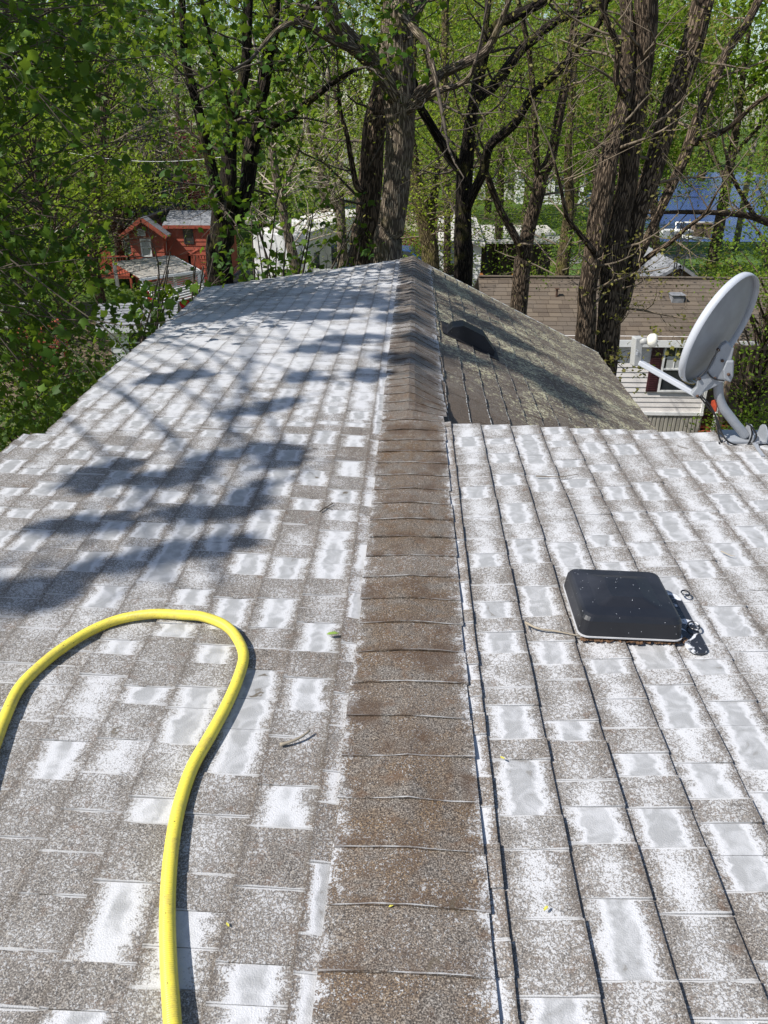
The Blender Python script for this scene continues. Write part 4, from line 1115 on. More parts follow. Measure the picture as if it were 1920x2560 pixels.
# ------------------------------------------------------------------ white travel trailer
P0 = atZ(772, 585, -2.75); P2 = atZ(893, 541, -2.75)
ang = math.atan2(P2.y-P0.y, P2.x-P0.x)
rv = empty('travel_trailer', (P0.x, P0.y, GZ), 'white flat-roofed travel trailer behind the leaves left of the big centre trunks', 'trailer', rz=ang)
L_ = 9.0; hh = -2.75-GZ
mb = MB(); mb.box(0, L_, 0, 2.5, .45, hh); mb.box(.3, L_-.3, .2, 2.3, .2, .449); o = lbuild(mb, 'body', M['white'], rv, bevel=.08)
mb = MB(); mb.box(.05, L_-.05, .05, 2.45, hh+.002, hh+.03); lbuild(mb, 'roof', M['rvroof'], rv)
mb = MB(); mb.box(2.2, 3.0, .9, 1.6, hh+.031, hh+.28); lbuild(mb, 'air_conditioner', M['whitepaint'], rv, bevel=.05)
mb = MB(); mb.box(6, 6.4, 1, 1.4, hh+.031, hh+.14); lbuild(mb, 'roof_hatch', M['whitepaint'], rv, bevel=.02)
for x0, x1 in ((.5, 1.1), (2.6, 3.6), (6.4, 7.4)):
    mb = MB(); mb.box(x0, x1, -.012, .001, 1.4, 2.2); lbuild(mb, 'window', M['glass'], rv)
mb = MB(); mb.box(4.6, 5.3, -.012, .001, .55, 2.4); lbuild(mb, 'door', M['trim'], rv)
for xx in (3.9, 4.9):
    mb = MB(); mb.tube([(xx, -.02, .33), (xx, .22, .33)], [.33, .33], 20); lbuild(mb, 'wheel', M['tyre'], rv)
mb = MB(); mb.box(0.02, L_-.02, -.014, -.001, 1.0, 1.12); lbuild(mb, 'stripe', M['blue'], rv)
# picket fence in front of the trailer
a, b = atY(786, 668, 30.5), atY(862, 668, 30.5); fb_ = empty('picket_fence', (a.x, 30.5, GZ), 'low white picket fence below the white travel trailer', 'fence')
zb = atY(820, 672, 30.5).z-GZ-.55; n = 20
for i in range(n):
    mb = MB(); x = (b.x-a.x)*i/(n-1); mb.box(x-.03, x+.03, 0, .02, max(0, zb-.4), zb+.55); lbuild(mb, 'picket', M['whitepaint'], fb_)
for zz in (zb-.1, zb+.35):
    mb = MB(); mb.box(0, b.x-a.x, .021, .05, zz, zz+.07); lbuild(mb, 'rail', M['whitepaint'], fb_)
for xx in (0, b.x-a.x):
    mb = MB(); mb.box(xx-.05, xx+.05, .051, .14, 0, zb+.5); lbuild(mb, 'post', M['whitepaint'], fb_)

# ------------------------------------------------------------------ houses further back
q = atZ(835, 578, GZ); q2 = atZ(1045, 578, GZ)
simple_house('cream_house', 'low cream-yellow house with brown roof and teal-curtained windows, behind the central trunks', 'house', (q.x, q.y, GZ), 0, q2.x-q.x, 5, 2.35, .9, 'cream', 'brownroof', [(.75, 1.15, 1.35, 2.05), (1.35, 1.75, 1.35, 2.05), (4.2, 5.0, 1.2, 2.0)], step=.2, teal=True)
q = atZ(745, 480, GZ); q2 = atZ(885, 480, GZ)
simple_house('white_house', 'white house with a railed porch far behind the trailer, left of the centre trunks', 'house', (q.x, q.y, GZ), 0.05, q2.x-q.x, 6, 3.0, 1.0, 'white', 'greyroof', [(.6, 1.3, 1, 2.1), (2.4, 3.2, 1, 2.1), (4.3, 5.2, 1, 2.1)], step=.25)
q = atZ(1290, 510, GZ); q2 = atZ(1460, 510, GZ)
simple_house('white_house', 'white house partly seen through leaves between the two right-hand trees', 'house', (q.x, q.y, GZ), -.05, q2.x-q.x, 6, 3.0, 1.1, 'white', 'brownroof', [(.8, 1.5, 1, 2.1), (3.4, 4.2, 1, 2.1), (6, 6.8, 1, 2.1)], step=.25)
q = atZ(1185, 500, GZ)
simple_house('white_cottage', 'pale cottage with a dark roof glimpsed right of the cream house', 'house', (q.x, q.y, GZ), .1, 5, 5, 2.6, 1.2, 'white', 'greyroof', [(1, 1.7, 1, 1.9), (3.2, 4, 1, 1.9)], step=.25, axis='y')
q = atZ(1100, 608, -2.9); q2 = atZ(1204, 608, -2.9)
o = simple_house('mobile_home', 'white-sided mobile home with a shallow pale roof, behind the dark forked trunk', 'mobile home', (q.x, q.y, GZ), -.03, q2.x-q.x, 9, -2.9-GZ, .12, 'white', 'rvroof', [(.25, .8, 1.2, 2.1)], step=.17, axis='y', over=.12)
mb = MB(); hh = -2.9-GZ; mb.box(1.0, 1.5, 4, 4.5, hh+.14, hh+.4); lbuild(mb, 'roof_vent', M['trim'], o, bevel=.03)
q = atZ(1208, 604, -3.1)
cp2 = empty('patio_awning', (q.x, q.y, GZ), 'pale pinkish flat awning roof on dark posts right of the mobile home', 'awning')
mb = MB(); mb.box(0.1, 3.4, 0, 5.5, -3.1-GZ-.08, -3.1-GZ); lbuild(mb, 'roof', M['rvroof'], cp2)
mb = MB(); mb.box(0.1, 3.4, 3.5, 3.6, 0, -3.1-GZ-.081); lbuild(mb, 'back_wall', M['oldwood'], cp2)
for xx in (.2, 1.7, 3.3): mb = MB(); mb.box(xx-.05, xx+.05, .05, .15, 0, -3.1-GZ-.081); lbuild(mb, 'post', M['darkmetal'], cp2)
for (x, y, lab, mt) in ((1233, 722, 'dark green wheeled bin in front of the white lattice', 'greenbin'), (1192, 722, 'teal bin standing between the trunk and the lattice deck', 'teal'), (1736, 694, 'dark bin at the edge of the lawn above the neighbour\'s roof', 'darkmetal')):
    q = atY(x, y-12, 27.0 if x < 1500 else 37); mb = MB()
    R0 = [(a*.26, b*.26, 0) for a, b in ((-1, -1), (1, -1), (1, 1), (-1, 1))]; R1 = [(a*.32, b*.34, .8) for a, b in ((-1, -1), (1, -1), (1, 1), (-1, 1))]
    e = empty('bin', (q.x, q.y, GZ), lab, 'bin'); loft(mb, [R0, R1]); lbuild(mb, 'body', M[mt], e, bevel=.02)
    mb = MB(); mb.box(-.35, .35, -.38, .37, .802, .86); lbuild(mb, 'lid', M[mt], e, bevel=.02)
# grey-roofed shed behind the neighbour's ridge
q = atY(1590, 730, 27)
sh = simple_house('grey_shed', 'shed with a mottled grey gable roof just behind the neighbour\'s brown roof', 'shed', (q.x, 27, GZ), 0, atY(1775, 730, 27).x-q.x, 5, 2.1, .75, 'oldwood', 'greyroof', [], axis='y')
q = atY(1600, 722, 26.0); mb = MB(); e = empty('blue_tarp', (q.x, 26, GZ), None)
bpy.data.objects.remove(e)
# lattice antenna mast
q = atY(1680, 700, 24.5); e = empty('antenna_mast', (q.x, 24.5, GZ), 'thin dark lattice mast rising in front of the grey shed roof', 'mast')
for k, (dx, dy) in enumerate(((0, 0), (.28, 0), (.14, .24))):
    mb = MB(); mb.tube([(dx, dy, 0), (dx, dy, 4.4)], [.018, .018], 6); lbuild(mb, 'leg', M['darkmetal'], e)
mb = MB(); zz = .2
C3 = [(0, 0), (.28, 0), (.14, .24)]
while zz < 4.2:
    for k in range(3):
        a, b = C3[k], C3[(k+1) % 3]; mb.tube([(a[0], a[1], zz), (b[0], b[1], zz+.3)], [.008, .008], 4)
    zz += .3
lbuild(mb, 'bracing', M['darkmetal'], e)

# ------------------------------------------------------------------ lakeside things
e = empty('boat_lift', (atZ(1735, 607).x, atZ(1735, 607).y+1, GZ), 'white pipe boat lift frame standing at the lake edge', 'boat lift')
B = lambda px, py: atY(px, py, e.location.y)-e.location
for a, b in (((1690, 556), (1794, 556)), ((1690, 556), (1690, 606)), ((1794, 556), (1783, 614)), ((1774, 560), (1772, 600))):
    mb = MB(); mb.tube([B(*a), B(*b)], [.045, .045], 8); lbuild(mb, 'pipe', M['whitepaint'], e, smooth=True)
for a, b in (((1692, 588), (1768, 606)), ((1700, 586), (1770, 594)), ((1694, 584), (1740, 596))):
    mb = MB(); mb.tube([B(*a)-Vector((0, .5, 0)), B(*b)-Vector((0, .8, 0))], [.05, .05], 8); lbuild(mb, 'boom', M['whitepaint'], e, smooth=True)
p = B(1752, 597); mb = MB(); mb.box(p.x-.55, p.x+.55, -.2, .6, .1, 1.0); mb.box(p.x-.6, p.x+.6, -.25, .65, 1.001, 1.06)
o = mb.build('dock_box', M['oldwood'], None, bevel=.02); o.location = e.location; tag(o, 'dark brown wooden box at the shore under the white poles', 'box')
q = atZ(1712, 607); mb = MB(); prof_ = [(-1.1, .55), (-.9, .2), (.9, .12), (1.5, .6)]
a = [[(x, -.5*w_, z) for x, z in prof_] for w_ in (1,)][0]
rings = []
for x, hw, zb_ in ((-1.2, .45, .15), (-.4, .6, .05), (.5, .58, .05), (1.2, .35, .15), (1.7, .04, .4)):
    rings.append([(x, -hw, .6), (x, -hw*.7, zb_), (x, hw*.7, zb_), (x, hw, .6)])
loft(mb, rings); o = mb.build('rowing_boat', M['white'], None); o.location = (q.x, q.y+1.4, GZ); tag(o, 'small white rowing boat pulled up beside the dark shore box', 'boat')
q = atZ(1735, 604); mb = MB(); e = empty('dock', (q.x-3, q.y+2, GZ), 'low grey dock reaching into the lake left of the boat lift', 'dock')
for k in range(40): mb = MB(); mb.box(0, 1.1, k*.2, k*.2+.18, .02, .06); lbuild(mb, 'plank', M['skirt'], e)
for yy in (1.5, 4.5, 7.5):
    for xx in (0.03, 1.07): mb = MB(); mb.tube([(xx, yy, -1.5), (xx, yy, .5)], [.04, .04], 8); lbuild(mb, 'pile', M['trim'], e)
q0 = atY(1838, 625, 49); q1 = atY(1868, 440, 49)
e = empty('utility_pole', (q0.x, 49, GZ), 'leaning grey utility pole standing before the lake', 'utility pole')
M['poleweath'] = plain('grey_pole_wood', (0.20, 0.18, 0.155), 0.9, 0.25, 4, 0.2)
dr = (q1-q0); mb = MB(); mb.tube([Vector((0, 0, -.1)), Vector((dr.x, 0, 6.2+dr.z*.2))], [.19, .14], 12); lbuild(mb, 'pole', M['poleweath'], e, smooth=True)
top = Vector((dr.x, 0, 6.2+dr.z*.2)); mb = MB(); mb.beam(top+Vector((-.8, 0, -.3)), top+Vector((.8, 0, -.3)), .09, .11); lbuild(mb, 'crossarm', M['poleweath'], e)
q0 = atY(1838, 612, 50.5); q1 = atY(1864, 480, 50.5); e = empty('flagpole', (q0.x, 50.5, GZ), 'thin white pole right of the leaning utility pole by the water', 'pole')
mb = MB(); L2 = Vector((q1.x-q0.x, 0, q1.z-GZ)); mb.tube([(0, 0, 0), L2], [.05, .035], 8); lbuild(mb, 'pole', M['whitepaint'], e, smooth=True)
mb = MB(); mb.tube([L2, L2+Vector((0, 0, .1))], [.06, .03], 8); lbuild(mb, 'finial', M['whitepaint'], e)

# ------------------------------------------------------------------ cars
def car(px, py, Yd, rz, paint, label):
    q = atY(px, py, Yd); e = empty('parked_car', (q.x, Yd, GZ), label, 'car', rz=rz)
    side = [(-2.15, .35), (2.15, .35), (2.2, .62), (2.0, .82), (1.1, .95), (.45, 1.40), (-.95, 1.45), (-1.65, 1.02), (-2.15, .95)]
    mb = MB()
    rings = []
    for y, k in ((-.86, .985), (-.80, 1.0), (.80, 1.0), (.86, .985)):
        rings.append([(x*k, y*(1-.16*max(0, (z-.95)/.5)), z) for x, z in side])
    n = len(side); base = 0
    for R in rings:
        for p_ in R: mb.v.append(p_)
    for i in range(3):
        for j in range(n): mb.face((i*n+j, (i+1)*n+j, (i+1)*n+(j+1) % n, i*n+(j+1) % n))
    mb.face(list(range(n))); mb.face(list(range(3*n, 4*n))[::-1])
    lbuild(mb, 'body', M[paint], e, bevel=.03)
    mb = MB()
    for s_ in (-1, 1): mb.hexa([(-1.4, s_*.815, 1.0), (.95, s_*.815, 1.0), (.42, s_*.755, 1.34), (-.92, s_*.755, 1.38), (-1.4, s_*.845, 1.0), (.95, s_*.845, 1.0), (.42, s_*.785, 1.34), (-.92, s_*.785, 1.38)])
    lbuild(mb, 'side_window', M['glass'], e)
    mb = MB(); mb.hexa([(1.08, -.7, .985), (1.08, .7, .985), (.5, .62, 1.39), (.5, -.62, 1.39), (1.11, -.7, 1.0), (1.11, .7, 1.0), (.53, .62, 1.405), (.53, -.62, 1.405)]); lbuild(mb, 'windscreen', M['glass'], e)
    for xx in (-1.35, 1.35):
        for yy in (-.87, .67): mb = MB(); mb.tube([(xx, yy, .32), (xx, yy+.2, .32)], [.32, .32], 18); lbuild(mb, 'wheel', M['tyre'], e)
    for yy in (-.6, .6): mb = MB(); mb.box(2.12, 2.2, yy-.16, yy+.16, .62, .76); lbuild(mb, 'headlight', M['whitepaint'], e)
car(500, 690, 31, 0.3, 'paint_red', 'red car parked beneath the carport beside the dark trunks')
car(655, 680, 34, 0.2, 'paint_black', 'dark car parked on the gravel drive behind the leafy low branches')
car(880, 640, 37, 0.1, 'paint_black', 'black car roof showing just left of the roof peak')
car(1005, 636, 40, -0.1, 'paint_blue', 'dark blue car roof showing just right of the roof peak')

# ------------------------------------------------------------------ yard right of the neighbour's house
a, b = atY(1838, 868, 17.2), atY(2000, 885, 17.2)
fe = empty('wood_fence', (a.x, 17.2, GZ), 'weathered wooden rail fence right of the neighbour\'s house', 'fence')
ht = a.z-GZ; Lf = 3.2
for zz in (ht-.05, ht-.75): mb = MB(); mb.box(0, Lf, -.02, .02, zz, zz+.09); lbuild(mb, 'rail', M['oldwood'], fe)
for i in range(22): mb = MB(); x = .08+i*.145; mb.box(x, x+.05, .021, .055, ht-.8, ht-.06); lbuild(mb, 'baluster', M['oldwood'], fe)
for xx in (0, 1.55, Lf): mb = MB(); mb.box(xx-.05, xx+.05, -.05, .05, 0, ht+.08); lbuild(mb, 'post', M['oldwood'], fe)
for i, (px, py, rz_, L3, lab) in enumerate(((1872, 925, .2, .9, 'thick cut log lying left-most in the yard by the wooden fence'), (1900, 935, -.5, .8, 'cut log lying tilted right of the thick log'), (1838, 955, 1.0, .5, 'short log butt lying nearest the neighbour\'s house corner'))):
    q = atZ(px, py+10); mb = MB(); d = Vector((math.cos(rz_), math.sin(rz_), 0)); r_ = .17
    mb.tube([Vector((0, 0, r_))-d*L3/2, Vector((0, 0, r_))+d*L3/2], [r_, r_*.9], 12, rough=.06)
    o = mb.build('log', M['barkpale'], None, smooth=False); o.location = (q.x, q.y, GZ); tag(o, lab, 'log')
pl_ = atZ(1785, 1100); mb = MB()
for k in range(9):
    e0 = Vector((pl_.x-.35+random.uniform(-.1, .1), pl_.y+k*.16, GZ+.06+.09*(k % 3))); mb.beam(e0, e0+Vector((1.0, random.uniform(-.1, .1), 0)), .14, .05)
o = tag(mb.build('plank_pile', M['redwood'], None), 'small pile of old reddish boards on the ground below the dish mast', 'planks')
# wire strung to the left-hand trunks
mb = MB(); pa, pb = atY(120, 372, 26), atY(580, 390, 26)
pts = [pa.lerp(pb, i/16)-Vector((0, 0, .25*math.sin(math.pi*i/16))) for i in range(17)]; mb.tube(pts, [.006]*17, 5)
tag(mb.build('overhead_wire', M['whitepaint'], None), 'pale overhead wire crossing behind the left leaves', 'wire')
# ------------------------------------------------------------------ trees
MAPLE = (np.array([(0, -.5, 0), (.34, -.30, -.05), (.52, .08, -.12), (.24, .12, 0), (0, .55, -.10), (-.24, .12, 0), (-.52, .08, -.12), (-.34, -.30, -.05)]),
         [(0, 1, 3), (1, 2, 3), (0, 3, 5), (3, 4, 5), (0, 5, 7), (5, 6, 7)])
SIMPLE = (np.array([(0, -.5, 0), (.28, 0, .06), (0, .5, 0), (-.28, 0, .06)]), [(0, 1, 2), (0, 2, 3)])
GAP = True
def thin(c):
    """gaps in the near foliage through which the photograph shows the cabin and the carport"""
    if len(c) > 60000: return c
    p = np.array([proj(q) for q in c]); near = c[:, 1] < 36
    g = near & (p[:, 0] > 275) & (p[:, 0] < 535) & (p[:, 1] > 515) & (p[:, 1] < 705) & (c[:, 1] > 2)
    g2_ = near & (p[:, 0] > 640) & (p[:, 0] < 890) & (p[:, 1] > 500) & (p[:, 1] < 640)
    g3 = (c[:, 1] < 13) & (p[:, 0] > 240) & (p[:, 0] < 500) & (p[:, 1] > 120) & (p[:, 1] < 540)
    g4 = (c[:, 1] < 13) & (p[:, 0] > 20) & (p[:, 0] < 270) & (p[:, 1] > 300) & (p[:, 1] < 570)
    u = RNG.uniform(0, 1, len(c)); return c[~((g & (u < .95)) | (g2_ & (u < .25)) | (g3 & (u < .72)) | (g4 & (u < .6)))]
def leaves_mesh(name, cen, size, mat, tmpl=SIMPLE, up=0.45, sizevar=0.35, lvbase=None):
    cen = np.asarray(cen, dtype=np.float64)
    if GAP: cen = thin(cen)
    n = len(cen); T, F_ = tmpl; k = len(T)
    nrm = RNG.normal(size=(n, 3)); nrm[:, 2] = np.abs(nrm[:, 2])*0.7+up
    nrm /= np.linalg.norm(nrm, axis=1)[:, None]
    a = RNG.normal(size=(n, 3)); a -= nrm*(a*nrm).sum(1)[:, None]; a /= np.linalg.norm(a, axis=1)[:, None]
    b = np.cross(nrm, a)
    s = size*(1+sizevar*RNG.uniform(-1, 1, n))
    V = cen[:, None, :]+s[:, None, None]*(T[None, :, 0, None]*b[:, None, :]+T[None, :, 1, None]*a[:, None, :]+T[None, :, 2, None]*nrm[:, None, :])
    V = V.reshape(-1, 3)
    Fa = np.array(F_); nf = len(Fa)
    idx = (np.arange(n)[:, None, None]*k+Fa[None]).reshape(-1)
    me = bpy.data.meshes.new(name)
    me.vertices.add(len(V)); me.vertices.foreach_set('co', V.reshape(-1).astype(np.float32))
    me.loops.add(len(idx)); me.loops.foreach_set('vertex_index', idx.astype(np.int32))
    me.polygons.add(n*nf); me.polygons.foreach_set('loop_start', (np.arange(n*nf)*3).astype(np.int32)); me.polygons.foreach_set('loop_total', np.full(n*nf, 3, np.int32))
    lv = RNG.uniform(0, 1, n)*0.65+(0.35*RNG.uniform(0, 1) if lvbase is None else 0)
    if lvbase is not None: lv = lv+lvbase*0.35
    at = me.attributes.new('lv', 'FLOAT', 'FACE'); at.data.foreach_set('value', np.repeat(np.clip(lv, 0, 1), nf).astype(np.float32))
    me.materials.append(mat); me.update(calc_edges=True)
    return me
def link(name, me, parent=None):
    o = bpy.data.objects.new(name, me); COL.objects.link(o)
    if parent is not None: o.parent = parent; o.matrix_parent_inverse = Matrix.Translation(-parent.location)
    return o
def grow(mb, p, d, L, r, lvl, pts, up=0.12, wander=0.30, dens=1.0, sides=5):
    n = 5; P = [Vector(p)]; R = [r]; d = Vector(d).normalized()
    for i in range(n):
        d = (d+Vector((random.gauss(0, wander), random.gauss(0, wander), random.gauss(0, wander*.8)+up))*0.55).normalized()
        P.append(P[-1]+d*(L/n)); R.append(r*(1-0.72*(i+1)/n))
        if lvl > 0 and i >= 1:
            for _ in range(1 if random.random() < 0.75*dens else 0):
                s = d.orthogonal(); s.rotate(Matrix.Rotation(random.uniform(0, 6.28), 3, d))
                grow(mb, P[-1], d*0.65+s*random.uniform(.6, 1.0), L*random.uniform(.4, .65), R[-1]*.62, lvl-1, pts, up, wander, dens, max(3, sides-1))
        if lvl <= 1 and i >= 2: pts.append(P[-1].copy())
    mb.tube(P, R, sides, cap=False)
    if lvl == 0: pts.append(P[-1])
def topoly(px):
    out_ = []
    for x, y, Yd, r in px:
        p = atY(x, y, Yd); dep = (p-Vector((0, 0, H))).dot(Vector(_f)); out_.append((p, r*dep/FPX))
    return out_
def rspoly(pl, n=4):
    P = rs([p for p, r in pl], n); R = []
    for i in range(len(pl)-1):
        for k in range(n): R.append(pl[i][1]*(1-k/n)+pl[i+1][1]*k/n)
    R.append(pl[-1][1]); return P, R
def make_tree(name, label, limbs, bark='bark', twig='twig', leaf=None, lsize=0.07, cat='tree', nbr=26, brL=(1.0, 2.4), lvl=2, perpt=4, spread=0.16,
              tmpl=SIMPLE, group=None, ground=True, up=0.12, extra_top=None, sides=14, rough=0.10, brfrom=0.3, dens=1.0, zmin=-99, rscale=1.0):
    root = limbs[0][0]; p0, r0 = root[0] if isinstance(root[0][0], Vector) else topoly(root)[0]
    e = empty(name, (p0.x, p0.y, GZ), label, cat, group)
    polys = []
    for li, (px, *rest_) in enumerate(limbs):
        pl = px if isinstance(px[0][0], Vector) else topoly(px)
        main = li == 0 or (rest_ and rest_[0] == 'trunk')
        if main and ground: pl = [(Vector((pl[0][0].x, pl[0][0].y, GZ-.15)), pl[0][1]*1.35), (Vector((pl[0][0].x, pl[0][0].y, GZ+.5)), pl[0][1]*1.1)]+pl
        P, R = rspoly(pl, 4); R = [r_*rscale for r_ in R]; polys.append((P, R, main))
        s_ = max(6, sides if R[0] > .12 else 9)
        mb = MB(); mb.tube(P, R, s_ if R[0] < .2 else 22, rough=rough if R[0] > .05 else .05, seed=random.random()*50)
        o = mb.build('trunk' if main else 'limb', M[bark], None, smooth=True); o.parent = e; o.matrix_parent_inverse = Matrix.Translation(-e.location)
    mb = MB(); pts = []
    tot = sum(len(P) for P, R, m_ in polys)
    for P, R, m_ in polys:
        k = max(1, int(nbr*len(P)/tot))
        for _ in range(k):
            f = random.uniform(brfrom if m_ else .12, 1); i = min(len(P)-2, int(f*(len(P)-1)))
            if P[i].z < zmin: continue
            d = (P[i+1]-P[i]).normalized(); s = d.orthogonal(); s.rotate(Matrix.Rotation(random.uniform(0, 6.28), 3, d))
            grow(mb, P[i], d*.35+s, random.uniform(*brL), max(.010, min(R[i]*.3, .026)), lvl, pts, up=up, dens=dens)
        d = (P[-1]-P[-2]).normalized(); grow(mb, P[-1], d, random.uniform(*brL), R[-1]*.9, lvl, pts, up=up, dens=dens)
    o = mb.build('twigs', M[twig], None, smooth=True); o.parent = e; o.matrix_parent_inverse = Matrix.Translation(-e.location); o['kind'] = 'stuff'
    if leaf and pts:
        c = np.array([tuple(p) for p in pts]); c = np.repeat(c, perpt, axis=0)+RNG.normal(scale=spread, size=(len(pts)*perpt, 3))
        o = link('foliage', leaves_mesh('foliage', c, lsize, M[leaf], tmpl), e); o['kind'] = 'stuff'
    return e

D = 11.6
# the three-stemmed dark tree left of centre
make_tree('maple_tree', 'dark three-stemmed maple with lush low leaves, left of centre beyond the roof', [
    ([(550, 700, 11.4, 31), (555, 600, 11.5, 30), (560, 521, 11.5, 28), (570, 492, 11.5, 22), (573, 359, 11.6, 17), (582, 289, 11.6, 15), (613, 174, 11.7, 13), (619, 58, 11.8, 12), (624, -60, 12, 11), (640, -330, 12.4, 7)], 'trunk'),
    ([(552, 540, 11.4, 15), (538, 463, 11.2, 14), (515, 359, 11.1, 13), (492, 260, 11, 12), (463, 145, 10.9, 10), (457, 35, 10.8, 9), (440, -200, 10.6, 6)],),
    ([(585, 560, 11.6, 18), (613, 492, 11.7, 18), (625, 394, 11.9, 20), (642, 301, 12.1, 20), (660, 203, 12.2, 17), (677, 87, 12.3, 15), (689, 0, 12.4, 14), (715, -250, 12.8, 8)],),
    ([(577, 290, 11.6, 8), (560, 230, 11.4, 7), (544, 174, 11.2, 7), (521, 87, 11, 6), (500, -20, 10.8, 5)],),
    ([(650, 330, 12.1, 11), (690, 308, 12.0, 10), (729, 289, 11.9, 9), (793, 237, 11.7, 8), (839, 203, 11.5, 6), (885, 174, 11.3, 4)],),
    ([(660, 130, 12.2, 10), (694, 81, 12, 9), (752, 41, 11.8, 8), (804, 0, 11.7, 8), (860, -60, 11.5, 6)],),
    ], 'barkdark', 'twigdark', 'leafdark', 0.10, nbr=50, brL=(.6, 1.6), lvl=2, perpt=1, spread=.12, tmpl=MAPLE, up=-0.02, brfrom=.42)
# low leafy sprays at its foot and right of it
def spray(name, label, base, targets, leaf, lsize, perpt=10, spread=.2, r=.03, twig='twigdark', cat='shrub', tmpl=MAPLE, lvl=1, group=None, nper=1, up=0.05):
    e = empty(name, (base.x, base.y, GZ), label, cat, group); mb = MB(); pts = []; st = MB()
    for t_ in targets:
        t_ = Vector(t_); m_ = base.lerp(t_, .5)+Vector((random.uniform(-.3, .3), random.uniform(-.3, .3), (t_-base).length*.12))
        P = rs([base+Vector((random.uniform(-.15, .15), random.uniform(-.15, .15), 0)), m_, t_], 5); n = len(P)
        st.tube(P, [r*(1-.75*i/n) for i in range(n)], 5, cap=False)
        for _ in range(nper): grow(mb, P[int(n*random.uniform(.55, .95))], (P[-1]-P[-3]), random.uniform(.5, 1.1), r*.4, lvl, pts, up=up)
        for i in range(n//2, n): pts.append(P[i])
    for nm, m_, mt in (('stems', st, twig), ('twigs', mb, twig)):
        o = m_.build(nm, M[mt], None, smooth=True); o.parent = e; o.matrix_parent_inverse = Matrix.Translation(-e.location); o['kind'] = 'stuff'
    c = np.array([tuple(p) for p in pts]); c = np.repeat(c, perpt, axis=0)+RNG.normal(scale=spread, size=(len(pts)*perpt, 3))
    o = link('foliage', leaves_mesh('foliage', c, lsize, M[leaf], tmpl), e); o['kind'] = 'stuff'
    return e
tg = [atY(random.uniform(590, 920), random.uniform(500, 690), random.uniform(11, 13.5)) for _ in range(26)]
spray('maple_sapling', 'bushy maple saplings with large dark leaves rising behind the far eave left of centre', Vector((-2.2, 12.6, GZ)), tg, 'leafdark', .11, perpt=1, spread=.15, nper=1)
tg = [atY(random.uniform(380, 560), random.uniform(620, 760), random.uniform(10, 11)) for _ in range(12)]
spray('maple_sapling', 'thin leafy sapling close against the left far corner of the roof', Vector((-4.3, 10.6, GZ)), tg, 'leafdark', .10, perpt=2, spread=.16, nper=1)

# central twin trunks
make_tree('oak_tree', 'tall pale-barked central tree with a stout mossy limb reaching left', [
    ([(965, 665, 12.2, 36), (976, 580, 12.2, 33), (990, 463, 12.2, 34), (1000, 360, 12.2, 35), (1002, 300, 12.2, 36), (998, 230, 12.2, 42), (990, 140, 12.2, 44), (993, 60, 12.2, 40), (996, -20, 12.2, 37), (1000, -330, 12.4, 26)], 'trunk'),
    ([(990, 240, 12.1, 26), (965, 200, 12, 24), (926, 150, 11.9, 22), (885, 112, 11.7, 22), (856, 81, 11.6, 21), (827, 35, 11.5, 19), (814, -10, 11.4, 18), (790, -160, 11.2, 13)],),
    ([(905, 130, 11.8, 13), (870, 118, 11.5, 11), (815, 92, 11.2, 10), (770, 62, 11, 9), (735, 55, 10.8, 7), (690, 78, 10.6, 6), (655, 116, 10.4, 5)],),
    ([(1000, 280, 12.2, 16), (1024, 260, 12.1, 15), (1076, 202, 12, 13), (1151, 162, 11.9, 12), (1215, 127, 11.8, 11), (1250, 60, 11.7, 8), (1285, -30, 11.6, 6)],),
    ([(1010, 285, 12.1, 10), (1050, 255, 11.9, 9), (1099, 226, 11.7, 8), (1140, 215, 11.6, 7), (1174, 191, 11.5, 6), (1190, 150, 11.4, 4)],),
    ([(980, -20, 11.9, 11), (1000, 30, 11.7, 10), (1030, 65, 11.5, 10), (1064, 110, 11.3, 9), (1080, 160, 11.2, 8), (1093, 220, 11.1, 6)],),
    ([(1015, 80, 12.3, 12), (1050, 20, 12.5, 10), (1080, -60, 12.7, 8)],),
    ], 'barkpale', 'twigdark', 'leafbud', 0.05, nbr=26, brL=(.6, 1.7), lvl=2, perpt=1, spread=.08, rough=.13, sides=22, brfrom=.5)
make_tree('oak_tree', 'dark rugged trunk leaning right, immediately left of the pale central trunk', [
    ([(905, 670, 13.0, 31), (918, 560, 13, 29), (926, 463, 13, 29), (931, 360, 13, 29), (938, 300, 13, 29), (955, 231, 13, 27), (968, 150, 13.1, 25), (975, 60, 13.2, 22), (978, -60, 13.3, 20), (985, -330, 13.6, 13)], 'trunk'),
    ([(925, 480, 12.9, 8), (895, 470, 12.8, 8), (880, 410, 12.7, 7), (868, 340, 12.6, 6), (850, 270, 12.5, 5), (845, 190, 12.4, 3)],),
    ], 'bark', 'twigdark', 'leafbud', 0.05, nbr=22, brL=(.6, 1.8), lvl=2, perpt=1, spread=.08, rough=.16, sides=22)
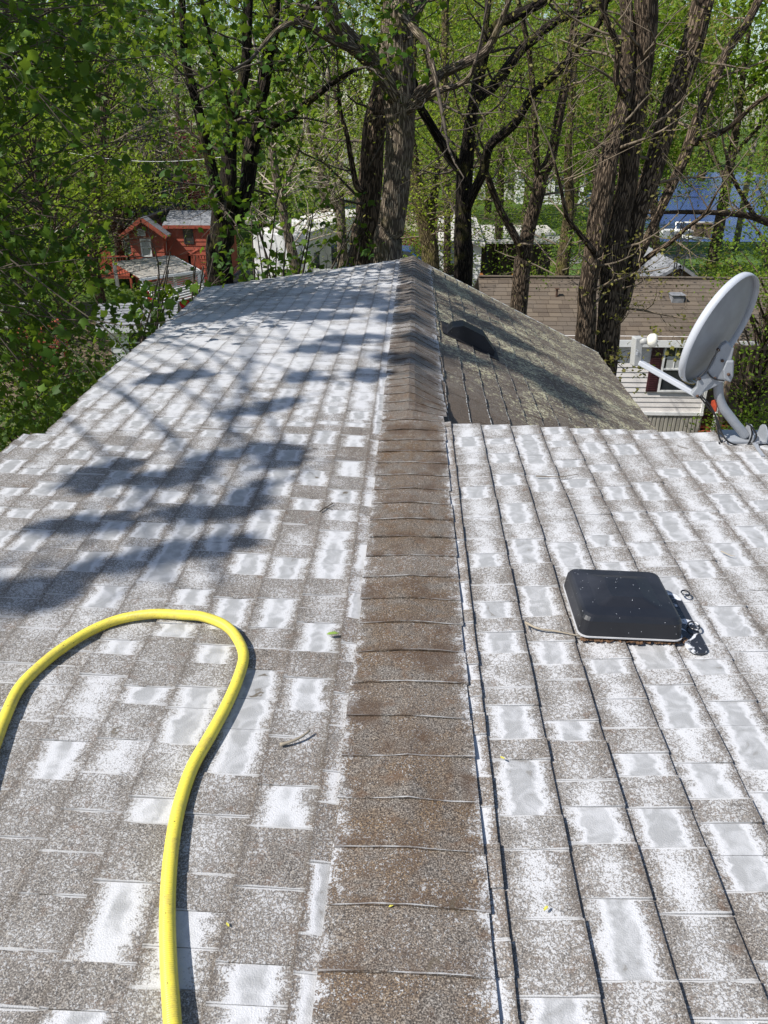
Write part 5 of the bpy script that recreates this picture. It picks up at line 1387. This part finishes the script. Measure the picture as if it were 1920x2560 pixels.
# dark forked tree
make_tree('forked_tree', 'dark tree with many forking black limbs, right of the central trunks', [
    ([(1157, 700, 14, 24), (1157, 600, 14, 22), (1158, 520, 14, 21), (1160, 440, 14, 20), (1168, 376, 14, 17), (1177, 301, 14, 15), (1191, 231, 14, 15), (1209, 133, 14, 15), (1238, 69, 14, 13), (1290, 40, 14, 12), (1365, 0, 14, 11), (1450, -60, 14, 8)], 'trunk'),
    ([(1158, 430, 14, 12), (1134, 399, 13.9, 12), (1105, 359, 13.8, 12), (1070, 301, 13.7, 11), (1047, 260, 13.6, 10), (1036, 200, 13.5, 7)],),
    ([(1186, 250, 14, 13), (1212, 232, 14.1, 13), (1238, 210, 14.2, 13), (1301, 127, 14.4, 12), (1336, 98, 14.5, 12), (1400, 46, 14.7, 11), (1452, 35, 14.9, 11), (1515, 0, 15, 10), (1600, -60, 15.2, 6)],),
    ([(1168, 520, 13.9, 12), (1185, 480, 13.8, 12), (1209, 428, 13.7, 12), (1224, 365, 13.6, 12), (1284, 312, 13.5, 11), (1336, 231, 13.4, 10), (1400, 174, 13.3, 10), (1458, 104, 13.2, 8), (1500, 55, 13.1, 7), (1530, -40, 13, 5)],),
    ([(1209, 133, 14, 9), (1215, 60, 14.1, 8), (1222, -20, 14.2, 8), (1230, -200, 14.4, 5)],),
    ], 'barkdark', 'twigdark', 'leafbud', 0.06, nbr=40, brL=(.6, 1.6), lvl=2, perpt=1, spread=.1, rough=.12, sides=18, brfrom=.25)
make_tree('slender_tree', 'slender two-stemmed grey tree with a low limb slanting left, before the orange deck', [
    ([(1301, 705, 15.5, 21), (1310, 640, 15.5, 20), (1322, 570, 15.5, 18), (1342, 492, 15.5, 17), (1353, 440, 15.5, 16), (1377, 393, 15.5, 13), (1400, 278, 15.5, 12), (1423, 156, 15.5, 11), (1440, 46, 15.5, 11), (1452, -40, 15.5, 10), (1470, -300, 15.5, 6)], 'trunk'),
    ([(1350, 450, 15.5, 10), (1341, 405, 15.4, 9), (1336, 289, 15.3, 8), (1325, 145, 15.2, 7), (1307, 52, 15.1, 6), (1290, -20, 15, 6)],),
    ([(1310, 650, 15.5, 11), (1296, 610, 15.3, 10), (1270, 560, 15.2, 10), (1249, 521, 15.1, 9), (1215, 434, 14.9, 8), (1186, 359, 14.8, 6), (1160, 300, 14.7, 4)],),
    ], 'bark', 'twig', 'leaf', 0.06, nbr=40, brL=(.6, 1.6), lvl=2, perpt=1, spread=.12)
# big right-hand clump
make_tree('silver_maple', 'massive multi-stemmed tree with deeply furrowed bark in front of the neighbour\'s roof', [
    ([(1461, 860, 12.2, 27), (1466, 746, 12.2, 27), (1475, 680, 12.2, 27), (1485, 623, 12.2, 27), (1500, 524, 12.2, 29), (1516, 434, 12.2, 28), (1539, 324, 12.3, 26), (1560, 249, 12.4, 22), (1573, 116, 12.5, 22), (1568, 30, 12.6, 17), (1556, -60, 12.7, 14), (1540, -330, 13, 9)], 'trunk'),
    ([(1513, 915, 12.5, 33), (1525, 771, 12.5, 32), (1532, 672, 12.5, 34), (1541, 579, 12.5, 30), (1568, 463, 12.5, 28), (1579, 347, 12.5, 28), (1597, 231, 12.5, 29), (1608, 145, 12.5, 28), (1614, 58, 12.5, 30), (1614, -30, 12.5, 31), (1630, -330, 12.8, 20)], 'trunk'),
    ([(1535, 800, 12.8, 22), (1556, 747, 12.8, 26), (1572, 648, 12.8, 30), (1588, 550, 12.8, 28), (1620, 463, 12.8, 28), (1654, 347, 12.8, 29), (1689, 231, 12.8, 29), (1730, 116, 12.8, 29), (1759, 0, 12.8, 30), (1800, -120, 13, 24), (1860, -350, 13.4, 15)],),
    ([(1580, 670, 13.2, 15), (1614, 608, 13.3, 14), (1654, 521, 13.4, 14), (1707, 405, 13.5, 15), (1735, 324, 13.6, 15), (1776, 226, 13.7, 14), (1816, 133, 13.8, 13), (1863, 64, 13.9, 12), (1897, 0, 14, 12), (1960, -120, 14.2, 9)],),
    ([(1738, 360, 13.5, 9), (1753, 347, 13.4, 9), (1816, 324, 13.1, 8), (1874, 272, 12.8, 7), (1920, 237, 12.5, 7), (1990, 190, 12.2, 5)],),
    ([(1575, 690, 12.6, 9), (1600, 660, 12.4, 8), (1634, 633, 12.2, 8), (1673, 608, 12, 7), (1718, 569, 11.8, 6), (1762, 534, 11.6, 5), (1792, 480, 11.4, 3)],),
    ([(1486, 630, 12.1, 9), (1462, 600, 11.9, 8), (1441, 574, 11.8, 7), (1416, 539, 11.6, 6), (1402, 470, 11.4, 5), (1385, 400, 11.2, 3)],),
    ([(1560, 240, 12.3, 10), (1540, 200, 12.2, 9), (1545, 120, 12.1, 9), (1520, 60, 12, 8), (1495, -10, 11.9, 7)],),
    ], 'bark', 'twig', 'leafbud', 0.055, nbr=60, brL=(.5, 1.5), lvl=2, perpt=1, spread=.07, rough=.17, sides=24, brfrom=.15, zmin=-2.2, rscale=.88)
make_tree('slender_tree', 'thin grey branches reaching in from the right edge over the lake', [
    ([Vector((9.5, 16, -2)), ], 'trunk')] if False else [
    ([(2080, 700, 16, 22), (2060, 600, 16, 20), (2000, 580, 16, 14), (1920, 556, 16, 9), (1871, 539, 15.8, 8), (1792, 532, 15.5, 6), (1700, 530, 15.2, 5), (1624, 532, 15, 4)], 'trunk'),
    ([(1890, 545, 15.9, 6), (1862, 500, 15.7, 5), (1830, 440, 15.5, 5), (1815, 380, 15.3, 4)],),
    ], 'bark', 'twig', 'leaf', 0.05, nbr=14, brL=(.5, 1.3), lvl=1, perpt=1, spread=.1, brfrom=.6)
# small yellow-brown sprouts on the big clump and at its foot
spray('leafy_sprouts', 'tuft of yellow-brown young leaves sprouting at the foot of the massive clump', atY(1560, 900, 12.1), [atY(random.uniform(1535, 1570), random.uniform(865, 945), 12.0) for _ in range(4)], 'leafbud', .06, perpt=2, spread=.06, r=.008, nper=1, cat='sprouts')

# middle-distance trees -------------------------------------------------------------
make_tree('mossy_tree', 'moss-yellow trunk leaning left just right of the roof peak', [
    ([(1076, 650, 24, 23), (1068, 590, 24, 21), (1056, 520, 24, 19), (1044, 475, 24, 18), (1033, 402, 24, 15), (1022, 300, 24, 12), (1030, 180, 24, 10), (1040, 40, 24, 8)], 'trunk'),
    ([(1070, 600, 24, 10), (1085, 500, 24.3, 10), (1098, 380, 24.6, 10), (1108, 250, 24.9, 10), (1112, 100, 25, 10), (1115, -60, 25, 9)],)],
    'barkmoss', 'twig', 'leafyellow', .085, nbr=50, brL=(1, 2.6), lvl=2, perpt=3, spread=.25, rough=.1)
make_tree('bare_tree', 'bare grey tree with drooping pale twigs, left of the white trailer', [
    ([(741, 700, 20, 13), (723, 600, 20, 12), (706, 520, 20, 11), (690, 440, 20, 10), (680, 370, 20, 9), (662, 280, 20, 7), (650, 180, 20, 5)], 'trunk'),
    ([(700, 500, 20, 6), (720, 440, 20, 5), (745, 380, 20, 4), (760, 320, 20, 3)],)], 'barkpale', 'twigpale', 'leaf', .07, nbr=36, brL=(.8, 2.2), lvl=2, perpt=1, spread=.15)
make_tree('bent_tree', 'thin grey tree bent left, standing above the trailer roof', [
    ([(852, 560, 26, 12), (840, 515, 26, 12), (826, 480, 26, 11), (810, 438, 26, 9), (800, 410, 26, 7), (776, 352, 26, 5), (760, 250, 26, 4)], 'trunk'),
    ([(815, 530, 27, 12), (806, 470, 27, 9), (800, 400, 27, 7), (815, 300, 27, 6), (820, 180, 27, 5)],)], 'barkpale', 'twigpale', 'leaf', .08, nbr=40, brL=(1, 2.6), lvl=2, perpt=2, spread=.25)
make_tree('straight_tree', 'straight pale trunk behind the slender tree, before the dark awning', [
    ([(1401, 725, 22, 17), (1408, 650, 22, 16), (1416, 590, 22, 15), (1424, 500, 22, 12), (1420, 400, 22, 10), (1430, 250, 22, 9), (1440, 80, 22, 7)], 'trunk')], 'barkmoss', 'twig', 'leaf', .08, nbr=26, brL=(1, 2.4), lvl=2, perpt=3, spread=.22)
for i, (px, Yd, r, lean, lab) in enumerate(((1118, 31, 9, 0, 'thin straight trunk behind the black limbs left of the forked tree'), (1245, 34, 11, 12, 'thin trunk among bright leaves between the forked tree and the slender tree'),
        (860, 34, 9, -20, 'thin leaning trunk left of the dark rugged trunk'), (1480, 33, 10, 20, 'trunk half hidden behind the massive clump'), (1640, 36, 10, -15, 'thin trunk seen between the stems of the massive clump'),
        (235, 30, 12, 25, 'trunk in the yellow-green leaves at far left'), (455, 47, 8, -12, 'thin trunk behind the left stem of the dark maple'))):
    make_tree('woodland_tree', 'woodland tree: '+lab, [([(px, 640, Yd, r), (px+lean*.3, 520, Yd, r*.95), (px+lean*.6, 400, Yd, r*.85), (px+lean, 250, Yd, r*.7), (px+lean*1.6, 80, Yd, r*.5), (px+lean*2, -80, Yd, r*.35)], 'trunk')],
              'bark', 'twig', 'leafyellow' if i in (5, 2) else 'leaf', .11, nbr=44, brL=(1.4, 3.4), lvl=2, perpt=4, spread=.38)

# bright leafy tree (left), spruce, red maple, right-hand shrubs
GAP = False
def crown_tree(name, label, px, py_base, Yd, h, w_, leaf, lsize, nclump, per, bark='bark', group=None, cat='tree', z0=0.25, clump=.45, seed=1):
    q = atY(px, py_base, Yd); e = empty(name, (q.x, Yd, GZ), label, cat, group); mb = MB(); cs = []
    mb.tube([(0, 0, -.1), (w_*.03, 0, h*.3), (0, .1, h*.6), (w_*.02, 0, h*.92)], [h*.022, h*.018, h*.011, h*.003], 9, rough=.1, seed=seed)
    for i in range(nclump):
        a = random.uniform(0, 6.283); zz = random.uniform(z0, 1); env = math.sin(math.pi*min(1, (zz-z0)/(1-z0)*.86+.12))**.6
        rr_ = w_/2*env*math.sqrt(random.uniform(.25, 1.05)); c = Vector((math.cos(a)*rr_, math.sin(a)*rr_, h*zz)); cs.append(c)
        s_ = Vector((0, 0, h*max(.15, zz-.25*random.random()-.08))); mb.tube([s_, s_.lerp(c, .5)+Vector((0, 0, .15)), c], [h*.005, h*.0035, h*.001], 4, cap=False)
    o = mb.build('trunk', M[bark], None, smooth=True); o.parent = e
    c = np.array([tuple(p) for p in cs]); k = np.repeat(np.arange(len(c)), per)
    c = c[k]+RNG.normal(size=(len(k), 3))*np.array([clump, clump, clump*.65])
    lvb = RNG.uniform(0, 1, nclump)[k]
    cw_ = thin(c+np.array(e.location)) if Yd < 36 else None  # keep the gaps
    o = link('foliage', leaves_mesh('foliage', (cw_-np.array(e.location)) if cw_ is not None else c, lsize, M[leaf], SIMPLE)); o.parent = e; o['kind'] = 'stuff'
    return e
crown_tree('leafy_tree', 'bright yellow-green leafy tree behind the near leaves at left', 120, 600, 27, 7.6, 7.5, 'leafyellow', .15, 130, 55, clump=.5)
crown_tree('leafy_tree', 'yellow-green tree at the far left edge, lit by the sun', -60, 600, 31, 9.5, 8, 'leafyellow', .16, 120, 55, clump=.55)
crown_tree('leafy_tree', 'mid-green tree standing between the yellow-green tree and the spruce', 285, 560, 40, 11.5, 7, 'leaf', .17, 120, 50, clump=.6)
crown_tree('ornamental_maple', 'dark red-leaved ornamental maple behind the left stem of the dark maple', 455, 560, 44, 6.8, 4.4, 'leafred', .16, 60, 55, clump=.4)
crown_tree('ornamental_maple', 'low red-leaved bush by the cream house, right of the centre trunks', 1075, 560, 52, 5.0, 6, 'leafred', .14, 40, 45, clump=.4)
crown_tree('flowering_shrub', 'reddish shrub row on the lawn before the cream house', 1060, 590, 44, 1.6, 4, 'leafred', .12, 30, 40, clump=.3, cat='shrub')
# spruce: whorled layers of drooping boughs
q = atY(395, 560, 42); e = empty('spruce_tree', (q.x, 42, GZ), 'blue-grey spruce behind the red cabin', 'tree'); mb = MB(); mb.tube([(0, 0, 0), (0, 0, 10.6)], [.16, .02], 8); cs = []
for zz in np.arange(.9, 10.4, .42):
    R_ = 2.5*(1-zz/10.9)+.12
    for k in range(9):
        a = random.uniform(0, 6.283); tip = Vector((math.cos(a)*R_, math.sin(a)*R_, zz-.22*R_)); mb.tube([(0, 0, zz), tip], [.03, .008], 4, cap=False)
        for f in np.linspace(.2, 1, int(4+R_*7)): cs.append(Vector((0, 0, zz)).lerp(tip, f))
o = mb.build('trunk', M['bark'], None); o.parent = e
c = np.array([tuple(p) for p in cs]); c = np.repeat(c, 9, axis=0)+RNG.normal(scale=.11, size=(len(cs)*9, 3))
o = link('foliage', leaves_mesh('foliage', c, .13, M['leafspruce'], SIMPLE, up=.1)); o.parent = e; o['kind'] = 'stuff'
make_tree('birch_tree', 'bare twiggy pale tree in front of the spruce', [([(345, 600, 40.5, 7), (350, 500, 40.5, 7), (362, 400, 40.5, 6), (375, 280, 40.5, 5), (380, 180, 40.5, 3)], 'trunk'), ([(350, 500, 40.5, 5), (325, 420, 40.5, 4), (318, 330, 40.5, 3)],), ([(360, 420, 40.5, 5), (400, 360, 40.5, 4), (440, 320, 40.5, 3)],)],
          'barkpale', 'twigpale', None, nbr=110, brL=(1.2, 3.4), lvl=2, up=0.0)
# shrubs right edge
for (px, py, Yd, h, w_, mt, ls, nc, per, lab) in (
        (1930, 760, 17.5, 5.6, 3.0, 'leaf', .085, 90, 60, 'bright green leafy shrub at the right edge behind the dish'),
        (1985, 640, 24, 8.5, 4.5, 'leaf', .11, 90, 60, 'tall green shrub at the right edge beside the lake view'),
        (1850, 650, 33, 1.7, 4.5, 'leaf', .11, 50, 50, 'low weedy shrubs on the lawn slope below the utility pole'),
        (1905, 860, 15.2, 1.6, 1.6, 'leafdark', .06, 30, 40, 'dark low bush growing through the wooden fence'),
        (1985, 900, 14, 2.4, 2.0, 'leaf', .07, 40, 45, 'small bush at the right edge below the fence'),
        (1340, 660, 27.5, 2.4, 2.4, 'leaf', .09, 40, 45, 'small green shrub right of the orange deck'),
        (1205, 650, 27, 2.5, 1.4, 'leaf', .08, 34, 45, 'narrow green shrub climbing left of the orange deck'),
        (1090, 610, 26.5, 4.2, 2.6, 'leafyellow', .10, 60, 50, 'yellow-green shrub right of the mossy trunk'),
        (700, 600, 24, 3.2, 3.2, 'leaf', .09, 50, 45, 'green shrub behind the maple saplings'),
        (960, 600, 38, 1.5, 3.5, 'leaf', .09, 30, 40, 'low hedge below the cream house'),
        (1480, 640, 30, 3.0, 3.5, 'leaf', .1, 50, 45, 'green shrub behind the massive clump'),
        (1560, 600, 44, 3.2, 4.0, 'leaf', .12, 50, 45, 'rounded shrub at the left end of the shore'),
        (60, 760, 16, 4.0, 4.2, 'leafdark', .09, 90, 60, 'dark bush in deep shade below the left leaves'),
        (235, 850, 12.5, 3.2, 3.4, 'leafdark', .08, 120, 70, 'dark bush close under the left eave'),
        (30, 1010, 9.5, 3.6, 3.8, 'leafdark', .08, 130, 70, 'dark bush nearest the left roof corner')):
    crown_tree('shrub', lab, px, py, Yd, h, w_, mt, ls, nc, per, cat='shrub', z0=.08, clump=.26)

GAP = True
# near maple at left: drooping sprays in view, crown out of view that throws the roof shadows
def shade_px(px, py): return None
base = Vector((-7.2, 7.6, GZ))
e = empty('maple_tree', base, 'near maple whose dark drooping leaves fill the left edge above the eave', 'tree')
mb = MB(); tw = MB(); pts = []
tp = rs([base-Vector((0, 0, .1)), base+Vector((.1, 0, 2)), base+Vector((.4, -.2, 4.6)), base+Vector((.3, -.3, 7.5)), base+Vector((.1, -.6, 11.5))], 5)
mb.tube(tp, [.34*(1-.8*i/len(tp))+.03 for i in range(len(tp))], 18, rough=.14)
o = mb.build('trunk', M['barkdark'], None, smooth=True); o.parent = e; o.matrix_parent_inverse = Matrix.Translation(-base)
def limb_to(t_, r=.05, sub=2, L=(.6, 1.3), sag=.6, lv=1):
    i = int(len(tp)*random.uniform(.35, .85)); s_ = tp[i]
    m_ = s_.lerp(t_, .55)+Vector((0, 0, sag)); P = rs([s_, m_, t_], 6); n = len(P)
    tw.tube(P, [r*(1-.82*k/n) for k in range(n)], 6, cap=False)
    for _ in range(sub): grow(tw, P[int(n*random.uniform(.5, .95))], (P[-1]-P[-3])+Vector((0, 0, -.1)), random.uniform(*L), r*.3, lv, pts, up=-.04)
    for k in range(n//2, n): pts.append(P[k])
for _ in range(105):
    for tr in range(20):
        x, y = random.uniform(-60, 430), random.uniform(-60, 1010)
        if x > 430-max(0, y-640)*.9+random.uniform(-30, 30): continue
        if 250 < x and 480 < y < 760: continue
        if 150 < x and 380 < y < 640 and random.random() < .75: continue
        if 30 < x < 300 and 200 < y < 520 and random.random() < .6: continue
        break
    limb_to(atY(x, y, random.uniform(6.0, 9.5)), r=.018)
c1_ = np.array([tuple(p) for p in pts]); c1_ = np.repeat(c1_, 2, axis=0)+RNG.normal(scale=.14, size=(len(pts)*2, 3))
# keep leaves off the roof
keep = ~((c1_[:, 0] > -2.5) & (c1_[:, 2] < 0.1)); c1_ = c1_[keep]
# crown up-sun: only where its shade misses the roof, or falls where the photograph shows shade
BL = [(60, 1480, 190, 42, 0), (300, 1412, 200, 26, -12), (230, 1312, 170, 24, -5), (520, 1372, 130, 24, -8), (255, 1190, 115, 42, -15), (445, 1192, 115, 28, -8), (600, 1132, 150, 20, -8), (632, 1245, 62, 40, -40), (700, 1150, 55, 28, -20),
      (60, 1508, 80, 24, 0), (470, 1290, 95, 24, 0), (440, 945, 112, 17, -8), (660, 1020, 120, 15, -12), (770, 945, 45, 14, 0), (920, 940, 50, 20, 0), (885, 850, 92, 17, 0), (795, 876, 75, 12, 0), (740, 745, 250, 36, 2),
      (520, 797, 95, 15, -5), (790, 790, 115, 16, 0), (640, 770, 110, 12, 0), (1330, 930, 200, 24, 27), (1060, 700, 110, 15, 25), (1180, 745, 125, 14, 30), (1120, 880, 130, 16, 18), (1000, 800, 62, 18, 8), (1010, 902, 85, 16, 12), (1240, 830, 120, 14, 27), (1420, 1000, 90, 14, 30), (960, 760, 50, 22, 5)]
SU = Vector(SUN)
def roof_hit(px, py):
    d = Vector(ray(px, py)); o_ = Vector((0, 0, H)); z = 0
    for _ in range(14):
        q = o_+d*((z-H)/d.z); z = -sL(q.y)*abs(q.x) if q.x < 0 else (-SRN*q.x if q.y < YD else -SRF*q.x)
        z = max(z, -1.3)
    return q
sc_pts = []; clus = []
for (bx, by, ra, rb, rot) in BL:
    c0_ = roof_hit(bx, by); 
    if by > 700 and bx > 1030 and False: continue
    # area of this patch on the roof
    pa, pb = roof_hit(bx-ra, by), roof_hit(bx+ra, by); pc, pd = roof_hit(bx, by-rb), roof_hit(bx, by+rb)
    area = math.pi/4*(pb-pa).length*(pd-pc).length; n = int(min(600, 60*area*3.2)+34)
    tbase = random.uniform(6.5, 8.5)+(1.5 if bx > 950 else 0)
    prev = None
    for k in range(n):
        a = random.uniform(0, 6.283); rr_ = math.sqrt(random.random()); x_, y_ = .9*ra*rr_*math.cos(a), .70*rb*rr_*math.sin(a); th = math.radians(rot)
        q = roof_hit(bx+x_*math.cos(th)-y_*math.sin(th), by+x_*math.sin(th)+y_*math.cos(th))
        t_ = tbase+random.gauss(0, .22)
        c_ = q+SU*t_; pp = proj(c_)
        if -30 < pp[0] < 1950 and -30 < pp[1] < 2600: continue
        sc_pts.append(tuple(c_))
        if k % 14 == 0: clus.append(c_)
# thick-limb shadow streaks come from the branches that carry these leaves
random.shuffle(clus)
for c_ in clus:
    # branch piece through the cluster, linked back towards the trunk
    i = int(len(tp)*random.uniform(.6, .98)); s_ = tp[i]
    m_ = s_.lerp(c_, .6)+Vector((0, 0, .5)); P = rs([s_, m_, c_, c_+(c_-m_).normalized()*.3], 4)
    ok = all(not (-20 < proj(p)[0] < 1940 and -20 < proj(p)[1] < 2580) for p in P)
    if ok and random.random() < .16: tw.tube(P, [.022*(1-.8*k/len(P)) for k in range(len(P))], 5, cap=False)
    else:
        d = Vector((random.gauss(0, 1), random.gauss(0, 1), random.gauss(0, .5))).normalized()*.35; tw.tube([c_-d, c_, c_+d], [.008, .010, .004], 4, cap=False)
c2_ = np.array(sc_pts)
# the rest of the crown, shading the left yard but not the roof
lo = RNG.uniform((-14, -4, -2), (-4.0, 13, 8.5), size=(60000, 3))
land = lo-np.outer((lo[:, 2]+.25)/SU.z, np.array(SU))
cell = np.array([noise.noise(Vector(p)*0.75) for p in lo])
okk = (land[:, 0] < -2.75) & (cell > 0.02) & (((lo[:, 0]+8)/6.2)**2+((lo[:, 1]-5)/8.5)**2+((lo[:, 2]-3.2)/5.3)**2 < 1)
P3 = lo[okk]
pr = np.array([proj(p) for p in P3]); infr = (pr[:, 0] > -40) & (pr[:, 0] < 1960) & (pr[:, 1] > -40) & (pr[:, 1] < 2600)
P3 = P3[~infr]
allc = np.concatenate([c1_, c2_, P3])
o = tw.build('branches', M['twigdark'], None, smooth=True); o.parent = e; o.matrix_parent_inverse = Matrix.Translation(-base); o['kind'] = 'stuff'
o = link('foliage', leaves_mesh('foliage', c1_, .08, M['leafdark'], MAPLE, up=.35), e); o['kind'] = 'stuff'
o = link('upper_foliage', leaves_mesh('foliage', np.concatenate([c2_, P3]), .125, M['leafdark'], MAPLE, up=.5), e); o['kind'] = 'stuff'
print('leaves', len(c1_), len(c2_), len(P3))

GAP = False
# far wood: reads as one mass
Cc, Lb = [], []; trunkmb = MB()
def far_tree(x, y, h, w_, ncl, per, lo_=.2):
    k = RNG.uniform(0, 1, ncl); a = RNG.uniform(0, 6.283, ncl); zz = lo_+(1-lo_)*k; env = np.sin(np.pi*np.minimum(1, k*.85+.13))**.55
    rr_ = w_/2*env*np.sqrt(RNG.uniform(.2, 1.05, ncl)); C_ = np.stack([x+np.cos(a)*rr_, y+np.sin(a)*rr_, GZ+h*zz], 1)
    kk = np.repeat(np.arange(ncl), per); Cc.append(C_[kk]+RNG.normal(size=(len(kk), 3))*np.array([.62, .62, .42])*(h/13)); Lb.append(RNG.uniform(0, 1, ncl)[kk]*.7+.3*RNG.uniform())
    trunkmb.tube([(x, y, GZ-.1), (x+random.uniform(-.4, .4), y, GZ+h*.45), (x+random.uniform(-.8, .8), y, GZ+h*.85)], [h*.022, h*.014, h*.004], 7, cap=False)
    for _ in range(5):
        z_ = GZ+h*random.uniform(.25, .6); b_ = Vector((x, y, z_)); a_ = random.uniform(0, 6.28)
        trunkmb.tube([b_, b_+Vector((math.cos(a_)*w_*.2, math.sin(a_)*w_*.2, h*.12)), b_+Vector((math.cos(a_)*w_*.3, math.sin(a_)*w_*.3, h*.3))], [h*.009, h*.006, h*.002], 5, cap=False)
rows_ = []
for (yy, x0, x1, st, hh) in ((50, -46, -14, 7.5, 14), (58, -44, 9, 8, 15.5), (68, -52, 10, 8.5, 18), (80, -62, 16, 9, 20)):
    x = x0
    while x < x1:
        xx, yv = x+random.uniform(-2, 2), yy+random.uniform(-3, 3)
        px_, _ = proj((xx, yv, GZ+8))
        dense = 1.0 if not (700 < px_ < 1250) else .75
        if -250 < px_ < 2200 and not (yv < 62 and 820 < px_ < 1060) and not (700 < px_ < 900 and yv < 84): far_tree(xx, yv, hh*random.uniform(.72, 1.02), st*1.15, 95, int(44*dense), lo_=.08 if not 700 < px_ < 1250 else .40)
        x += st
for i in range(15):      # far shore of the lake and its right bank
    far_tree(8+i*7.5+random.uniform(-2, 2), 134+random.uniform(-3, 6), random.uniform(17, 24), 12, 110, 36, lo_=.03)
for i in range(7): far_tree(30+i*6+random.uniform(-2, 2), 88+random.uniform(-14, 14) if i > 3 else 138, random.uniform(15, 20), 10, 90, 34, lo_=.05)
for px_ in (700, 745, 790, 840, 880):
    q = atY(px_, 400, 95); far_tree(q.x, 95+random.uniform(-2, 4), random.uniform(17, 22), 10, 100, 34, lo_=.12)
for i in range(16): far_tree(-70+i*9+random.uniform(-2, 2), 104+random.uniform(-5, 5), random.uniform(18, 26), 12, 100, 34, lo_=.03)
for (x, y, h) in ((9, 38, 12), (12, 47, 13), (6, 45, 13.5), (15.5, 42, 14.5), (2.5, 50, 13), (11, 58, 14), (20.5, 46, 15), (26, 50, 15), (18, 34, 12)):
    far_tree(x, y, h, 6.5, 90, 42, lo_=.36 if x < 14 else .48)
Cc = np.concatenate(Cc); Lb = np.concatenate(Lb)
e = empty('far_wood', (0, 70, GZ), 'spring-green wood closing the view behind the homes and lake', 'wood'); e['kind'] = 'stuff'
o = link('foliage', leaves_mesh('foliage', Cc, .34, M['leaf'], SIMPLE, lvbase=Lb), e); o['kind'] = 'stuff'
o = trunkmb.build('trunks', M['bark'], None, smooth=True); o.parent = e; o.matrix_parent_inverse = Matrix.Translation(-e.location); o['kind'] = 'stuff'
# ground cover
n = 26000; gx = RNG.uniform(-26, 26, n); gy = 12+RNG.uniform(0, 1, n)**1.3*40
okg = ~((gx > nx0-.5) & (gx < nx1+3) & (gy > 17.8) & (gy < 24.5)) & ~((gx > -13) & (gx < -6) & (gy > 24) & (gy < 33))
g3 = np.stack([gx, gy, np.full(n, GZ)+RNG.uniform(.02, .16, n)], 1)[okg]
o = link('undergrowth', leaves_mesh('undergrowth', g3, .16, M['leaf'], SIMPLE, up=.2)); tag(o, 'low weeds and grass scattered over the yards', 'ground cover', kind='stuff')
print('far leaves', len(Cc))
